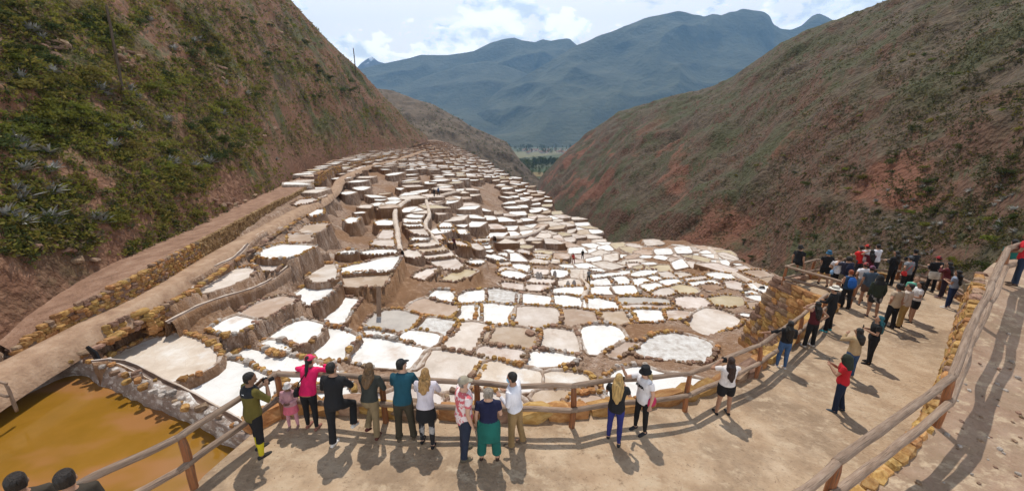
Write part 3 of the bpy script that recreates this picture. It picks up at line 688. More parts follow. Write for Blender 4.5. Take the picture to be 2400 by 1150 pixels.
# ---- stones: a few dozen shared meshes
def stone_mesh(seed, m, flat=1.0):
    r = random.Random(seed); bm = bmesh.new(); bmesh.ops.create_cube(bm, size=1.0)
    bmesh.ops.subdivide_edges(bm, edges=bm.edges[:], cuts=1, use_grid_fill=True)
    for v in bm.verts:
        d = v.co.normalized(); q = d * .56 * (1 + .34 * noise.noise(d * 1.6 + Vector((seed * 7.1, 0, 0)))); v.co = v.co.lerp(q, r.uniform(.55, .8)); v.co.z *= flat
        v.co += Vector((r.uniform(-.05, .05), r.uniform(-.05, .05), r.uniform(-.05, .05)))
    me = bpy.data.meshes.new('stone'); bm.to_mesh(me); bm.free(); me.materials.append(m); return me
M_gold = mat('golden_stone', [(.21, .10, .032), (.38, .205, .07), (.49, .32, .14)], 2.6, 8, .9, .7, 9, rnd=.28, hue=.015)
M_brown = mat('brown_stone', [(.15, .09, .06), (.26, .165, .11), (.37, .26, .18)], 2.6, 8, .9, .7, 9, rnd=.3, hue=.015)
M_salty = mat('salt_crusted_stone', [(.22, .18, .155), (.38, .33, .29), (.60, .56, .53)], 2.6, 8, .9, .7, 9, rnd=.2)
STG = [stone_mesh(i, M_gold) for i in range(7)]; STB = [stone_mesh(i + 20, M_brown) for i in range(6)]; STS = [stone_mesh(i + 40, M_salty) for i in range(6)]
def put_stone(parent, p, size, r, kinds, name='stone', rz=None, tilt=.2):
    o = bpy.data.objects.new(name, r.choice(kinds)); C.objects.link(o); o.parent = parent
    pl = parent.location if parent else Vector()
    o.location = Vector(p) - pl
    o.rotation_euler = (r.uniform(-tilt, tilt), r.uniform(-tilt, tilt), r.uniform(0, 6.3) if rz is None else rz)
    o.scale = size if isinstance(size, (tuple, list)) else (size * r.uniform(.8, 1.3), size * r.uniform(.75, 1.1), size * r.uniform(.6, .9)); return o
def offset_out(P, d):
    n = len(P); Q = np.empty_like(P); area = 0
    for i in range(n): a, b = P[i], P[(i + 1) % n]; area += a[0] * b[1] - b[0] * a[1]
    sg = 1 if area > 0 else -1
    for i in range(n):
        t = P[(i + 1) % n] - P[i - 1]; l = math.hypot(*t) or 1; Q[i] = P[i] + sg * np.array([t[1], -t[0]]) / l * (d[i] if hasattr(d, '__len__') else d)
    return Q
def pan_geometry(p, near):
    W = p['W']; c = W.mean(0)
    it = 2 if p['traced'] else 1
    step = .45 if near > .5 else (.7 if near > .2 else 1.3)
    Pn = resample(chaikin(offset_out(W, .20 if p['traced'] else .02), 1, True, .09 if p['traced'] else .05), step=step, closed=True); n = len(Pn)
    r = random.Random(int(abs(c[0] * 131 + c[1] * 977)))
    j = np.array([.05 * fbm((q[0], q[1], 1), 1.6, 3) for q in Pn]); Pn = offset_out(Pn, j)
    z = p['z']
    wob = np.array([1 + .45 * fbm((q[0], q[1], 7), 1.1, 3) for q in Pn])
    if not p['traced']: wob = np.clip(wob, .6, 1.4)
    H = 2.6 if p['traced'] else 2.4
    rings = [(0.0, 0.0), (.05, .07), (.13, .12), (.24, .10), (.30, -.10), (.36, -.45), (.44, -.9), (.55, -1.5), (.75, -H)]
    if near < .2: rings = [(0, 0), (.10, .10), (.22, .08), (.34, -.5), (.5, -1.2), (.7, -H)]
    if p['tall'] > .35:
        H = 5.2; rings = [(0, 0), (.06, .08), (.16, .11), (.24, .06), (.30, -.3), (.40, -.8), (.56, -1.4), (.8, -2.0), (1.15, -2.8), (1.6, -H)]
    verts = []; 
    for k, (d, dz) in enumerate(rings):
        Q = offset_out(Pn, wob * d) if d else Pn
        for i, q in enumerate(Q):
            jj = (.06 + .12 * min(1.8, max(0, -dz))) * fbm((q[0], q[1], dz * 1.5), 1.3, 4) if k > 2 else 0
            t = q - c; l = math.hypot(*t) or 1
            verts.append((q[0] + t[0] / l * jj, q[1] + t[1] / l * jj, z + dz * (wob[i] if dz > 0 else 1)))
    m = len(rings); faces = []
    for k in range(m - 1):
        for i in range(n): faces.append((k * n + i, (k + 1) * n + i, (k + 1) * n + (i + 1) % n, k * n + (i + 1) % n))
    # salt sheet
    sv = []; sf = []
    inner = [(Pn * (1 - s) + c * s) for s in (0, .25, .6)]
    for s_, q_ in enumerate(inner):
        for q in q_: sv.append((q[0], q[1], z + .012 - .02 * s_ + .012 * fbm((q[0], q[1], 2), 1.2, 3)))
    sv.append((c[0], c[1], z - .02))
    for k in range(2):
        for i in range(n): sf.append((k * n + i, k * n + (i + 1) % n, (k + 1) * n + (i + 1) % n, (k + 1) * n + i))
    for i in range(n): sf.append((2 * n + i, 2 * n + (i + 1) % n, 3 * n))
    return Pn, verts, faces, sv, sf
M_rim = mat('salted_rim', [(.25, .165, .115), (.40, .31, .245), (.62, .57, .53)], 2.2, 8, .9, .6, 9, space='world', lo=.36, hi=.66)
def rimmed(me, n):
    for i in range(n * 3): me.polygons[i].material_index = 1
    return me
def zone(cx, cy):
    if cy > 890: return 'below the railing'
    if cx < 640 and cy > 760: return 'near the brown pond'
    if cx < 780: return 'below the left footpath'
    if cy > 770: return 'facing the viewing platform'
    if cy > 690: return 'in the long curved row' if cx > 940 else 'under the tall terrace wall'
    if cx > 1380 and cy > 560: return 'on the flat ravine shelf' if cx < 1620 else 'near the stone corner'
    if cx < 1080: return 'on the high stepped terraces'
    return 'low in the middle field'
for p in allpans:
    c = p['W'].mean(0); px, py = proj((c[0], c[1], p['z'])); p['px'], p['py'] = px, py
    a = p['W']; d = 0
    for i in range(len(a)): d += a[i][0] * a[(i + 1) % len(a)][1] - a[(i + 1) % len(a)][0] * a[i][1]
    dist = math.hypot(c[0], c[1]); p['dist'] = dist; p['near'] = max(0, 1 - dist / 90)
    Ip = np.array([proj((q[0], q[1], p['z'])) for q in p['W']]); ar = 0
    for i in range(len(Ip)): ar += Ip[i][0] * Ip[(i + 1) % len(Ip)][1] - Ip[(i + 1) % len(Ip)][0] * Ip[i][1]
    p['area'] = abs(ar) / 2
order = sorted(allpans, key=lambda p: -p['area'])
single, rest = order[:298], order[298:]
placed = kdtree.KDTree(1); cell = {}
def free(p, d):
    k = (int(p[0] // 1), int(p[1] // 1))
    for i in (-1, 0, 1):
        for j in (-1, 0, 1):
            for q in cell.get((k[0] + i, k[1] + j), ()):
                if (q[0] - p[0]) ** 2 + (q[1] - p[1]) ** 2 < d * d and abs(q[2] - p[2]) < .8: return False
    cell.setdefault(k, []).append(p); return True
rs = random.Random(5)
def qh(p):
    a = p['area']; return 'broad' if a > 5000 else ('middling' if a > 1200 else 'small')
_cen = np.array([q['W'].mean(0) for q in allpans])
def pan_label(p, zn):
    c = p['W'].mean(0); d = np.linalg.norm(_cen - c, axis=1); near = [allpans[k] for k in np.argsort(d)[1:4]]
    Q = p['W'] - c; w_, _v = np.linalg.eigh(Q.T @ Q); ar = math.sqrt(max(w_) / max(min(w_), 1e-6)); shp = 'very long' if ar > 2.8 else ('oblong' if ar > 1.55 else ('squarish' if len(Q) <= 6 else 'rounded'))
    nb = sorted({CNAME[q['c']].split()[-1] for q in near})
    return f"{qh(p)} {shp} {CNAME[p['c']]} salt pan by {' and '.join(nb[:2])} ones {zn}"
for p in single:
    Pn, v, f, sv, sf = pan_geometry(p, p['near'])
    c = p['W'].mean(0); o3 = Vector((c[0], c[1], p['z']))
    root = link('salt_pan', rimmed(mesh('salt_pan', [Vector(q) - o3 for q in v], f, [M_crust, M_rim], True), len(Pn)), loc=o3)
    zn = zone(p['px'], p['py'])
    lab = pan_label(p, zn)
    tag(root, lab, 'salt pan', lab)
    link('salt_crust', mesh('salt_crust', [Vector(q) - o3 for q in sv], sf, SALT[p['c']], True), root)
    if p['dist'] < 62 and p['traced']:
        per = resample(chaikin(offset_out(p['W'], .20), 1, True, .09), step=.27 if p['dist'] < 40 else .4, closed=True); per = offset_out(per, .17)
        for i, q in enumerate(per):
            sz = rs.uniform(.19, .36) * (1.35 if rs.random() < .12 else 1)
            # long stretches of a rim are bare earth
            if fbm((q[0], q[1], 4), .30, 2) < -.22: continue
            pt = (q[0] + rs.uniform(-.05, .05), q[1] + rs.uniform(-.05, .05), p['z'] + .12)
            if not free(pt, .21): continue
            g = fbm((q[0], q[1], 11), .13, 2)
            kinds = STS if (p['c'] in 'w' and rs.random() < .25) else (STG if g + rs.uniform(-.25, .25) > -.12 else STB)
            put_stone(root, pt, sz, rs, kinds)
# the many remaining pans far down the slope, too small to tell apart
bv = []; bf = []; groups = {}
for p in rest:
    Pn, v, f, sv, sf = pan_geometry(p, 0.0)
    o = len(bv); bv += v; bf += [tuple(i + o for i in q) for q in f]
    g = groups.setdefault(p['c'], ([], [])); o = len(g[0]); g[0].extend(sv); g[1].extend([tuple(i + o for i in q) for q in sf])
fld = link('distant_salt_pans', mesh('distant_salt_pans', bv, bf, M_crust, False))
tag(fld, 'mass of tiny white and brown salt pans far down the slope', 'salt pans', kind='stuff')
for k, g in groups.items(): tag(link('distant_salt', mesh('distant_salt', g[0], g[1], SALT[k]), fld), kind='stuff')

# ---- channels and trails that wind between the terraces
M_chan = mat('wet_channel', [(.10, .06, .045), (.17, .11, .08)], 3, 5, .4, .2, 9, space='world')
M_trail = mat('salted_trail', [(.50, .40, .32), (.60, .50, .42), (.72, .66, .61)], 1.5, 8, .9, .4, 8, space='world')
def ribbon(name, px, dz, hw, m, label, cat, lip=None):
    L_ = resample(chaikin([on_field(x, y, dz) for x, y in px], 2, False), step=.5)
    n = len(L_); tg = np.gradient(L_, axis=0); nr = np.stack([-tg[:, 1], tg[:, 0]], 1); nr /= np.linalg.norm(nr, axis=1, keepdims=True) + 1e-9
    if lip: prof = [(-3.4, -1.4), (-2.2, -.25), (-1.5, .05), (-1.0, .02), (-.7, -.10), (.7, -.10), (1.0, .02), (1.5, .05), (2.2, -.25), (3.4, -1.4)]
    else: prof = [(-2.0, -4.2), (-1.2, -.35), (-.8, .02), (0, .04), (.8, .02), (1.2, -.35), (2.0, -4.2)]
    v = []
    for i in range(n):
        for (a, h) in prof:
            w = a * hw * (1 + .25 * fbm((L_[i, 0], L_[i, 1], a), .9, 3)); v.append((L_[i, 0] + nr[i, 0] * w, L_[i, 1] + nr[i, 1] * w, L_[i, 2] + h + .05 * fbm((L_[i, 0], L_[i, 1], a * 3), 1.3, 3)))
    k = len(prof); F = grid_faces(n, k)
    me = mesh(name, v, F, [m, M_trail, M_crust] if lip else [m, M_crust], True)
    if lip:
        for i, pg in enumerate(me.polygons): q_ = i % (k - 1); pg.material_index = 0 if q_ in (3, 4, 5) else (1 if q_ in (2, 6) else 2)
    else:
        for i, pg in enumerate(me.polygons): pg.material_index = 1 if i % (k - 1) in (0, k - 2) else 0
    return tag(link(name, me), label, cat)
def zz(k, s): ox, oy, q = V[k]; return [(float(a.split(',')[0]) / q + ox, float(a.split(',')[1]) / q + oy) for a in s.split()]
ribbon('brine_channel', zz('A', '-20,745 150,650 350,560 550,500 760,440 900,370 1010,290 1130,190 1250,130 1400,115'), .25, .13, M_chan, 'narrow brine channel with white lips on the second terrace step', 'channel', True)
ribbon('brine_channel', zz('A', '60,410 250,330 400,240 560,180 640,110 700,40 760,-20 850,-70'), .2, .12, M_chan, 'narrow brine channel edging the left footpath', 'channel', True)
ribbon('brine_channel', [(215,848),(260,842),(310,855),(360,885),(420,912),(480,945),(560,990),(640,1050)], .3, .12, M_chan, 'dark brine channel curving round the brown holding pond', 'channel', True)
ribbon('trail', zz('G', '1060,930 1030,830 1035,730 1010,640 1005,540 1040,500 1110,445 1200,425 1280,430 1400,405 1540,370 1640,350'), .4, .32, M_trail, 'pale winding foot trail climbing between terraces to two walkers', 'trail')
ribbon('trail', zz('G', '1310,440 1330,520 1345,590 1290,660 1320,730 1400,820 1480,900 1570,960 1640,1040 1700,1090'), .3, .28, M_trail, 'pale foot trail with white edges running down past tan pan strips', 'trail')
ribbon('trail', zz('E', '310,440 300,520 330,580 380,600 340,680 330,740'), .5, .28, M_trail, 'short pale trail beside the worker in grey', 'trail')
ribbon('trail', zz('F', '620,150 680,200 700,270 740,340 840,370 920,410 1000,450 1100,500'), .4, .35, M_trail, 'pale trail along the ravine edge of the flat shelf', 'trail')
ribbon('trail', zz('H', '760,160 880,165 1000,160 1080,150 1180,120 1260,85 1330,40'), .6, .35, M_trail, 'pale trail looping over the brown terrace spur', 'trail')

# ---- brown holding pond
wp = resample(chaikin([onz(x, y, wz) for x, y in water], 2), n=110, closed=True); rp = resample(chaikin([onz(x, y, rz_) for x, y in rim], 2), n=110, closed=True)
# align starts
rp = np.roll(rp, -int(np.argmin(np.linalg.norm(rp[:, :2] - wp[0, :2], axis=1))), axis=0)
bv = []; NR = 9
for i in range(110):
    for j in range(NR):
        s = j / (NR - 3); 
        if j <= NR - 3:
            q = wp[i] * (1 - s) + rp[i] * s; q[2] = wz - .25 + (rz_ + .25 - wz) * (s ** .7)
        else:
            e = rp[i] - wp.mean(0); e[2] = 0; e /= np.linalg.norm(e); q = rp[i] + e * (.35 if j == NR - 2 else .8); q[2] = rz_ - (.05 if j == NR - 2 else 2)
        k = .14 * fbm((q[0], q[1], q[2] * 2), 1.1, 5); bv.append((q[0] + k, q[1] + k, q[2] + k * .6))
def _bank(t, col, v, vec):
    return mixnode(t, noisemask(t, v, 1.6, .5, .62, 8, (1, 1, 2.2), (0, 0, 0), .7), col, (.70, .67, .64))
M_bank = mat('crusted_bank', [(.20, .15, .12), (.33, .26, .22), (.48, .41, .37)], 1.4, 9, bump=1, bscale=6, space='world', extra=_bank, bdist=.12)
pond = link('holding_pond', mesh('holding_pond', bv, grid_faces(110, NR, True), M_bank, True))
tag(pond, 'brown brine holding pond with grey salt crusted banks', 'pond')
def _water(t, col, v, vec):
    return mixnode(t, noisemask(t, v, .22, .48, .60, 3, (1, 1.6, 1), (4, 1, 0)), col, (.33, .155, .055))
M_water = mat('ochre_brine', [(.23, .115, .012), (.27, .135, .018), (.30, .15, .03)], .5, 4, .12, .03, 5, space='world', extra=_water, spec=.25)
wv = []; cc = wp.mean(0)
for s in (1.12, .6, .25):
    for q in wp: wv.append((cc[0] + (q[0] - cc[0]) * s, cc[1] + (q[1] - cc[1]) * s, wz))
wf = [(k * 110 + i, k * 110 + (i + 1) % 110, (k + 1) * 110 + (i + 1) % 110, (k + 1) * 110 + i) for k in range(2) for i in range(110)] + [tuple(220 + i for i in range(110))]
link('water', mesh('water', wv, wf, M_water), pond)
for i in range(0, 110):
    for k in range(2):
        if rs.random() < .55:
            q = rp[i] + (rp[(i + 1) % 110] - rp[i]) * rs.random(); pt = (q[0] + rs.uniform(-.3, .3), q[1] + rs.uniform(-.3, .3), rz_ + .08)
            X, Y = proj(pt)
            if -60 < X < 720 and Y < 1180: put_stone(pond, pt, rs.uniform(.14, .32), rs, STG if rs.random() < .5 else (STB if rs.random() < .5 else STS))

# ---- dry stone wall between the two footpaths
wl_ = resample(chaikin([(w.x, w.y, w.z, zt) for w, zt in zip(wallW, wall_top)], 2, False), step=.1); wt_ = wl_[:, 3].copy(); wl_ = wl_[:, :3]
sw = tag(link('dry_stone_wall', None), 'long golden dry stone wall along the left footpath', 'stone wall')
sw.location = Vector(wl_[0]); cnt = 0; restv = []; restf = []
# earthen core behind the stones
cv = []
for i in range(0, len(wl_), 5):
    q = wl_[i]; nrm = np.array([-.95, .3]); 
    for (o, z) in ((.12, q[2] - .3), (.12, wt_[i] - .08), (.5, wt_[i] - .06), (.6, q[2] - .3)): cv.append((q[0] + nrm[0] * o, q[1] + nrm[1] * o, z))
cm = link('core', mesh('core', [Vector(q) - sw.location for q in cv], grid_faces(len(cv) // 4, 4), M_brown), sw)
rw = random.Random(3); dacc = 0
stones = []
for row in range(9):
    s = rw.uniform(0, .2)
    while s < (len(wl_) - 2) * .1:
        L1 = rw.uniform(.22, .44); i = min(len(wl_) - 2, int((s + L1 / 2) / .1)); q = wl_[i]; hgt = wt_[i] - q[2]
        z = q[2] + .10 + row * .175
        if z < wt_[i] + .02: stones.append((q[0] + rw.uniform(-.05, .04), q[1], z + rw.uniform(-.02, .02), L1, wl_[i + 1] - wl_[i], s))
        s += L1 * .93
stones.sort(key=lambda a: a[5])
for (x, y, z, L1, tv, s) in stones:
    a = math.atan2(tv[1], tv[0]); sz = (L1 * 1.05, rw.uniform(.26, .4), rw.uniform(.18, .25))
    if cnt < 298: put_stone(sw, (x, y, z), sz, rw, STG if rw.random() < .72 else STB, rz=a + rw.uniform(-.15, .15)); cnt += 1
    else:
        me = rw.choice(STG); o = len(restv); M = Matrix.Translation((x, y, z)) @ Matrix.Rotation(a + rw.uniform(-.15, .15), 4, 'Z') @ Matrix.Diagonal((*sz, 1))
        restv += [M @ v.co - sw.location for v in me.vertices]; restf += [tuple(k + o for k in pg.vertices) for pg in me.polygons]
tag(link('far_stones', mesh('far_stones', restv, restf, mat('far_golden_stone', [(.12, .068, .03), (.27, .165, .075), (.42, .29, .15)], 2.2, 7, .9, .7, 6, lo=.34, hi=.66)), sw), kind='stuff')
# low terrace walls under the far footpath, with golden stones
for nm, pts, lab in (('terrace_wall', [(742,428),(760,415),(780,402),(800,398)], 'short golden retaining wall at the footpath bend'), ('terrace_wall', [(820,385),(860,376),(900,366),(950,362)], 'long low retaining wall above the far row of cream pans')):
    P_ = resample([on_field(x, y, .3) for x, y in pts], step=.55); root = tag(link(nm, None), lab, 'stone wall'); root.location = Vector(P_[0])
    k = 0
    for row in range(5):
        for q in P_:
            if k < 260: put_stone(root, (q[0], q[1], q[2] + row * .38 - .3), (rw.uniform(.5, .85), .5, .42), rw, STG if rw.random() < .6 else STB, rz=rw.uniform(-.3, .3)); k += 1

# golden edging and a short retaining wall with steps under the lower footpath
ew = tag(link('path_edging', None), 'row of flat golden stones edging the lower footpath', 'stone edging'); P_ = resample(chaikin([on_field(x, y, .15) for x, y in [(205,826),(260,795),(330,752),(400,712),(470,668),(540,618),(600,580),(660,540),(710,508)]], 2, False), step=.42); ew.location = Vector(P_[0])
for q in P_:
    if rw.random() < .8: put_stone(ew, (q[0] + rw.uniform(-.08, .08), q[1] + rw.uniform(-.08, .08), q[2] + .02), (rw.uniform(.35, .6), rw.uniform(.3, .45), .2), rw, STG if rw.random() < .6 else STB, rz=rw.uniform(.9, 1.5))
for lab, pts, rows in (('short golden retaining wall beside the stone steps', [(250,772),(290,748),(330,735)], 4), ('golden stone wall holding the cream pan under the footpath', [(350,742),(400,712),(440,690),(462,684)], 5)):
    P_ = resample([on_field(x, y, .2) for x, y in pts], step=.36); root = tag(link('retaining_wall', None), lab, 'stone wall'); root.location = Vector(P_[0])
    for r_ in range(rows):
        for q in P_: put_stone(root, (q[0] + rw.uniform(-.04, .04) + r_ * .03, q[1] - r_ * .04, q[2] + .1 - r_ * .24), (rw.uniform(.34, .5), .36, .29), rw, STG if rw.random() < .65 else STB, rz=.9 + rw.uniform(-.15, .15))
stp = tag(link('stone_steps', None), 'flight of flat stone steps leading down from the footpath', 'steps'); stp.location = on_field(335, 740, .2)
for k, (x, y) in enumerate(((318, 735), (335, 745), (350, 755), (365, 765))):
    q = on_field(x, y, .25 - .16 * k); put_stone(stp, q, (1.25, .62, .26), rw, STG[:3], name='step', rz=1.15)
# ================================================================== VIEWING PLATFORM, UPPER PATH, RAILINGS
from mathutils.geometry import delaunay_2d_cdt
def zp(x): return -float(np.interp(x, [-9, -4, 0, 4, 8, 14, 22], [5.25, 5.38, 5.65, 6.15, 6.6, 6.9, 7.1]))
def onplat(px, py):
    z = -6.0
    for _ in range(25): p = onz(px, py, z); z = z * .4 + zp(p.x) * .6
    return onz(px, py, z)
def zu(y): return float(np.interp(y, [3, 6, 8, 11, 15], [-6.3, -6.2, -5.75, -4.6, -4.1]))
def onupper(px, py):
    z = -5.5
    for _ in range(40): p = onz(px, py, z); z = z * .5 + zu(p.y) * .5
    return onz(px, py, z)
def sheet(name, outline, zf, m, step, skirt, bumps, wallm, sk=.0):
    o = resample(outline, step=step, closed=True)[:, :2]; n = len(o)
    pts = [Vector(q) for q in o]
    xs = np.arange(o[:, 0].min(), o[:, 0].max(), step * 1.1); ys = np.arange(o[:, 1].min(), o[:, 1].max(), step * 1.1)
    GX, GY = np.meshgrid(xs, ys); ins = inpoly(GX, GY, o + (o.mean(0) - o) * .01)
    rr = random.Random(1)
    for x, y in zip(GX[ins], GY[ins]): pts.append(Vector((x + rr.uniform(-.1, .1) * step, y + rr.uniform(-.1, .1) * step)))
    vs_, es, fs, *_ = delaunay_2d_cdt(pts, [(i, (i + 1) % n) for i in range(n)], [], 1, 1e-5)
    v = [(q.x, q.y, zf(q.x, q.y) + bumps * fbm((q.x, q.y, 2), .7, 4)) for q in vs_]; f = [tuple(q) for q in fs]; mi = [0] * len(f)
    b = len(v)
    for i in range(n):
        x, y = o[i]; z = zf(x, y) - .01
        v.append((x, y, z)); v.append((x, y, z - skirt))
    for i in range(n):
        a = b + 2 * i; c = b + 2 * ((i + 1) % n); f.append((a, a + 1, c + 1, c)); mi.append(1)
    me = mesh(name, v, f, [m, wallm]); me.polygons.foreach_set('material_index', mi)
    me.polygons.foreach_set('use_smooth', [k == 0 for k in mi]); return me
def _dust(t, col, v, vec):
    c = mixnode(t, noisemask(t, v, .5, .45, .65, 8, None, (3, 1, 0), .7), col, (.27, .19, .125))
    c = mixnode(t, noisemask(t, v, 7, .55, .72, 6, None, (0, 0, 0), .7), c, (.24, .165, .105))
    c = mixnode(t, noisemask(t, v, 2.3, .50, .66, 8, (1, 1.5, 1), (8, 3, 0), .7), c, (.47, .36, .25))
    return mixnode(t, noisemask(t, v, 26, .64, .72, 3), c, (.20, .13, .085))
M_plat = mat('pale_compacted_earth', [(.32, .215, .135), (.43, .31, .205), (.52, .40, .285)], 1.6, 12, .95, 1.0, 14, space='world', extra=_dust, bdist=.03)
M_upath = mat('reddish_path_earth', [(.25, .155, .105), (.32, .215, .15), (.40, .29, .215)], 1.3, 11, .95, .9, 10, space='world', extra=_dust, bdist=.03)
front_px = [(360,1290),(440,1150),(525,1075),(640,972),(760,964),(900,972),(1040,978),(1200,981),(1345,979),(1480,960),(1610,938),(1700,905),(1770,868),(1830,825),(1880,785),(1915,745),(1928,715)]
front_w = chaikin([onplat(*q) for q in front_px], 1, False)
lobe = [onplat(1880, 690), onplat(1832, 668)]
back_px = [(1850,655),(1900,650),(2000,646),(2100,652),(2200,674),(2268,710)]
back_w = [onplat(*q) for q in back_px]
upedge_px = [(2300,640),(2292,690),(2280,740),(2262,795),(2235,862),(2190,965),(2130,1045),(2060,1120),(1965,1215)]
up_w = [onupper(*q) for q in upedge_px]
outline = [tuple(q)[:2] for q in front_w] + [tuple(q)[:2] for q in lobe] + [tuple(q)[:2] for q in back_w] + [(q.x + .25, q.y) for q in up_w] + [(up_w[-1].x + .2, 1.2), (-8, 1.2)]
plat = link('viewing_platform', sheet('viewing_platform', outline, lambda x, y: zp(x), M_plat, .4, 7.5, .035, M_soil))
plat['kind'] = 'structure'
upo = [(q.x, q.y) for q in up_w]
far_up = onupper(2330, 615); 
upout = [(far_up.x, far_up.y), (far_up.x + 1.0, far_up.y + .3), (24, 12.2), (34, 11), (34, -2), (6, -2)] + upo[::-1]
upath = link('upper_path', sheet('upper_path', upout, lambda x, y: zu(y), M_upath, .4, 4.5, .04, M_soil)); upath['kind'] = 'structure'
# big golden kerb stones along the platform edge
rp_ = random.Random(9)
edge = resample(front_w, step=.1)
s = 22
while s < len(edge) - 4:
    L1 = rp_.uniform(.38, .85); i = min(len(edge) - 2, int(s + L1 * 5)); q = edge[i]; tv = edge[i + 1] - edge[i]
    put_stone(plat, (q[0] + rp_.uniform(-.05, .05), q[1] + .10, zp(q[0]) + .06), (L1 * 1.12, rp_.uniform(.35, .5), rp_.uniform(.30, .46)), rp_, STG if rp_.random() < .85 else STB, rz=math.atan2(tv[1], tv[0]) + rp_.uniform(-.12, .12))
    s += L1 * 10 * .95
edge = resample(back_w, step=.1); s = 3
while s < len(edge) - 4:
    L1 = rp_.uniform(.35, .8); i = int(s + L1 * 5); i = min(i, len(edge) - 2); q = edge[i]; tv = edge[i + 1] - edge[i]
    put_stone(plat, (q[0], q[1], zp(q[0]) + .06), (L1 * 1.1, .4, rp_.uniform(.28, .45)), rp_, STG if rp_.random() < .7 else STB, rz=math.atan2(tv[1], tv[0])); s += L1 * 10
# stone corner wall of the far lobe
cw = tag(link('corner_stone_wall', None), 'tall battered golden stone wall under the platform corner', 'stone wall')
A_, B_ = lobe[1], Vector(front_w[-1]); cw.location = (A_.x, A_.y, zp(A_.x) - 3)
tv = (B_ - A_); tv.z = 0; ln = tv.length; tv.normalize(); nn = Vector((tv.y, -tv.x, 0))
if nn.y > 0: nn = -nn
row = 0; z = .18
while z > -4.0:
    d = -.35 - rp_.random() * .2 + row * -.07
    hgt = rp_.uniform(.24, .34)
    while d < ln + .4:
        L1 = rp_.uniform(.34, .72); q = A_ + tv * (d + L1 / 2) + nn * (.03 + row * .022 + rp_.uniform(0, .025)) ; 
        put_stone(cw, (q.x, q.y, zp(A_.x) + z + rp_.uniform(-.03, .03)), (L1 * 1.22, .36, hgt * 1.36), rp_, STG if rp_.random() < .55 else STB, rz=math.atan2(tv.y, tv.x) + rp_.uniform(-.06, .06), tilt=.05); d += L1 * .97
    z -= hgt * .93; row += 1
# return of that wall round the corner
tv2 = (back_w[1] - A_); tv2.z = 0; tv2.normalize()
for row in range(13):
    for k in range(4): q = A_ + tv2 * (.2 + k * .5) - tv * (row * .06 + .1); put_stone(cw, (q.x, q.y, zp(A_.x) + .05 - row * .28), (.55, .45, .32), rp_, STB, rz=math.atan2(tv2.y, tv2.x))
cv = [(A_ + tv * a + nn * b + Vector((0, 0, c))) for a in (-.1, ln + .3) for b, c in ((-.3, .05), (-.05, .02), (.36, -4.6), (-.3, -4.6))]
link('core', mesh('core', [q - Vector(cw.location) for q in cv], grid_faces(2, 4), M_brown), cw)
# yellow stone kerb wall between platform and upper path
kw = tag(link('kerb_wall', None), 'low yellow stone wall between the platform and the upper path', 'stone wall'); kw.location = up_w[5]
edge = resample(chaikin([(q.x, q.y, q.z) for q in up_w], 1, False), step=.1)
for row in range(10):
    s = rp_.uniform(0, 3)
    while s < len(edge) - 3:
        L1 = rp_.uniform(.22, .42); i = min(len(edge) - 2, int(s + L1 * 5)); q = edge[i]; tv = edge[i + 1] - edge[i]; z = q[2] - .05 - row * .17
        if z > zp(q[0]) - .1: put_stone(kw, (q[0] - .02 - row * .02 + rp_.uniform(-.04, .04), q[1], z), (L1 * 1.1, rp_.uniform(.22, .32), .22), rp_, STG if rp_.random() < .8 else STB, rz=math.atan2(tv[1], tv[0]) + rp_.uniform(-.15, .15))
        s += L1 * 9.5
# loose pebbles on the upper path
for k in range(60):
    px, py = rp_.uniform(2150, 2400), rp_.uniform(760, 1150); q = onupper(px, py)
    if q.x > np.interp(q.y, [u.y for u in up_w][::-1], [u.x for u in up_w][::-1]) + .3: put_stone(upath, (q.x, q.y, zu(q.y) + .015), rp_.uniform(.03, .09), rp_, STB + STS, name='pebble')
# ---- log railings
def _grain(t, col, v, vec):
    return mixnode(t, noisemask(t, vec, 1.0, .5, .7, 6, (14, 14, 1.2)), col, (.11, .075, .055))
M_log = mat('weathered_log', [(.20, .135, .095), (.29, .205, .15), (.37, .28, .215)], 3, 8, .8, .6, 10, stretch=(5, 5, .8), rnd=.15, extra=_grain)
M_post = mat('varnished_post', [(.20, .07, .03), (.30, .115, .045), (.36, .16, .07)], 3, 8, .6, .5, 10, stretch=(5, 5, .8), rnd=.15, extra=_grain)
def log(name, parent, a, b, r0, m, seed=0, sag=0, nseg=None):
    """a slightly crooked log from a to b as its own object, its length along local z"""
    a, b = Vector(a), Vector(b); d = b - a; L1 = d.length; n = nseg or max(4, int(L1 / .16)); k = 10
    v = []; f = []
    for i in range(n + 1):
        t = i / n; rr = r0 * (1 + .10 * fbm((seed * 3.1, t * L1 * .9, 1), 1, 3)) * (1 - .08 * t)
        cx = .035 * fbm((seed * 5.3, t * L1 * .5, 2), 1, 2) * math.sin(math.pi * t) * 2; cy = .035 * fbm((seed * 7.7, t * L1 * .5, 5), 1, 2) * math.sin(math.pi * t) * 2
        if i in (0, n): rr *= .86
        for j in range(k):
            an = 2 * math.pi * j / k; q = rr * (1 + .07 * noise.noise(Vector((j * .9 + seed, t * L1 * 2.2, 0)))); v.append((cx + q * math.cos(an), cy + q * math.sin(an), t * L1))
    for i in range(n):
        for j in range(k): f.append((i * k + j, i * k + (j + 1) % k, (i + 1) * k + (j + 1) % k, (i + 1) * k + j))
    f.append(tuple(range(k))[::-1]); f.append(tuple(n * k + j for j in range(k)))
    me = mesh(name, v, f, m, True)
    o = link(name, me, parent); o.rotation_mode = 'QUATERNION'; o.rotation_quaternion = d.to_track_quat('Z', 'Y'); o.location = a - (parent.location if parent else Vector()); return o
sd_ = [0]
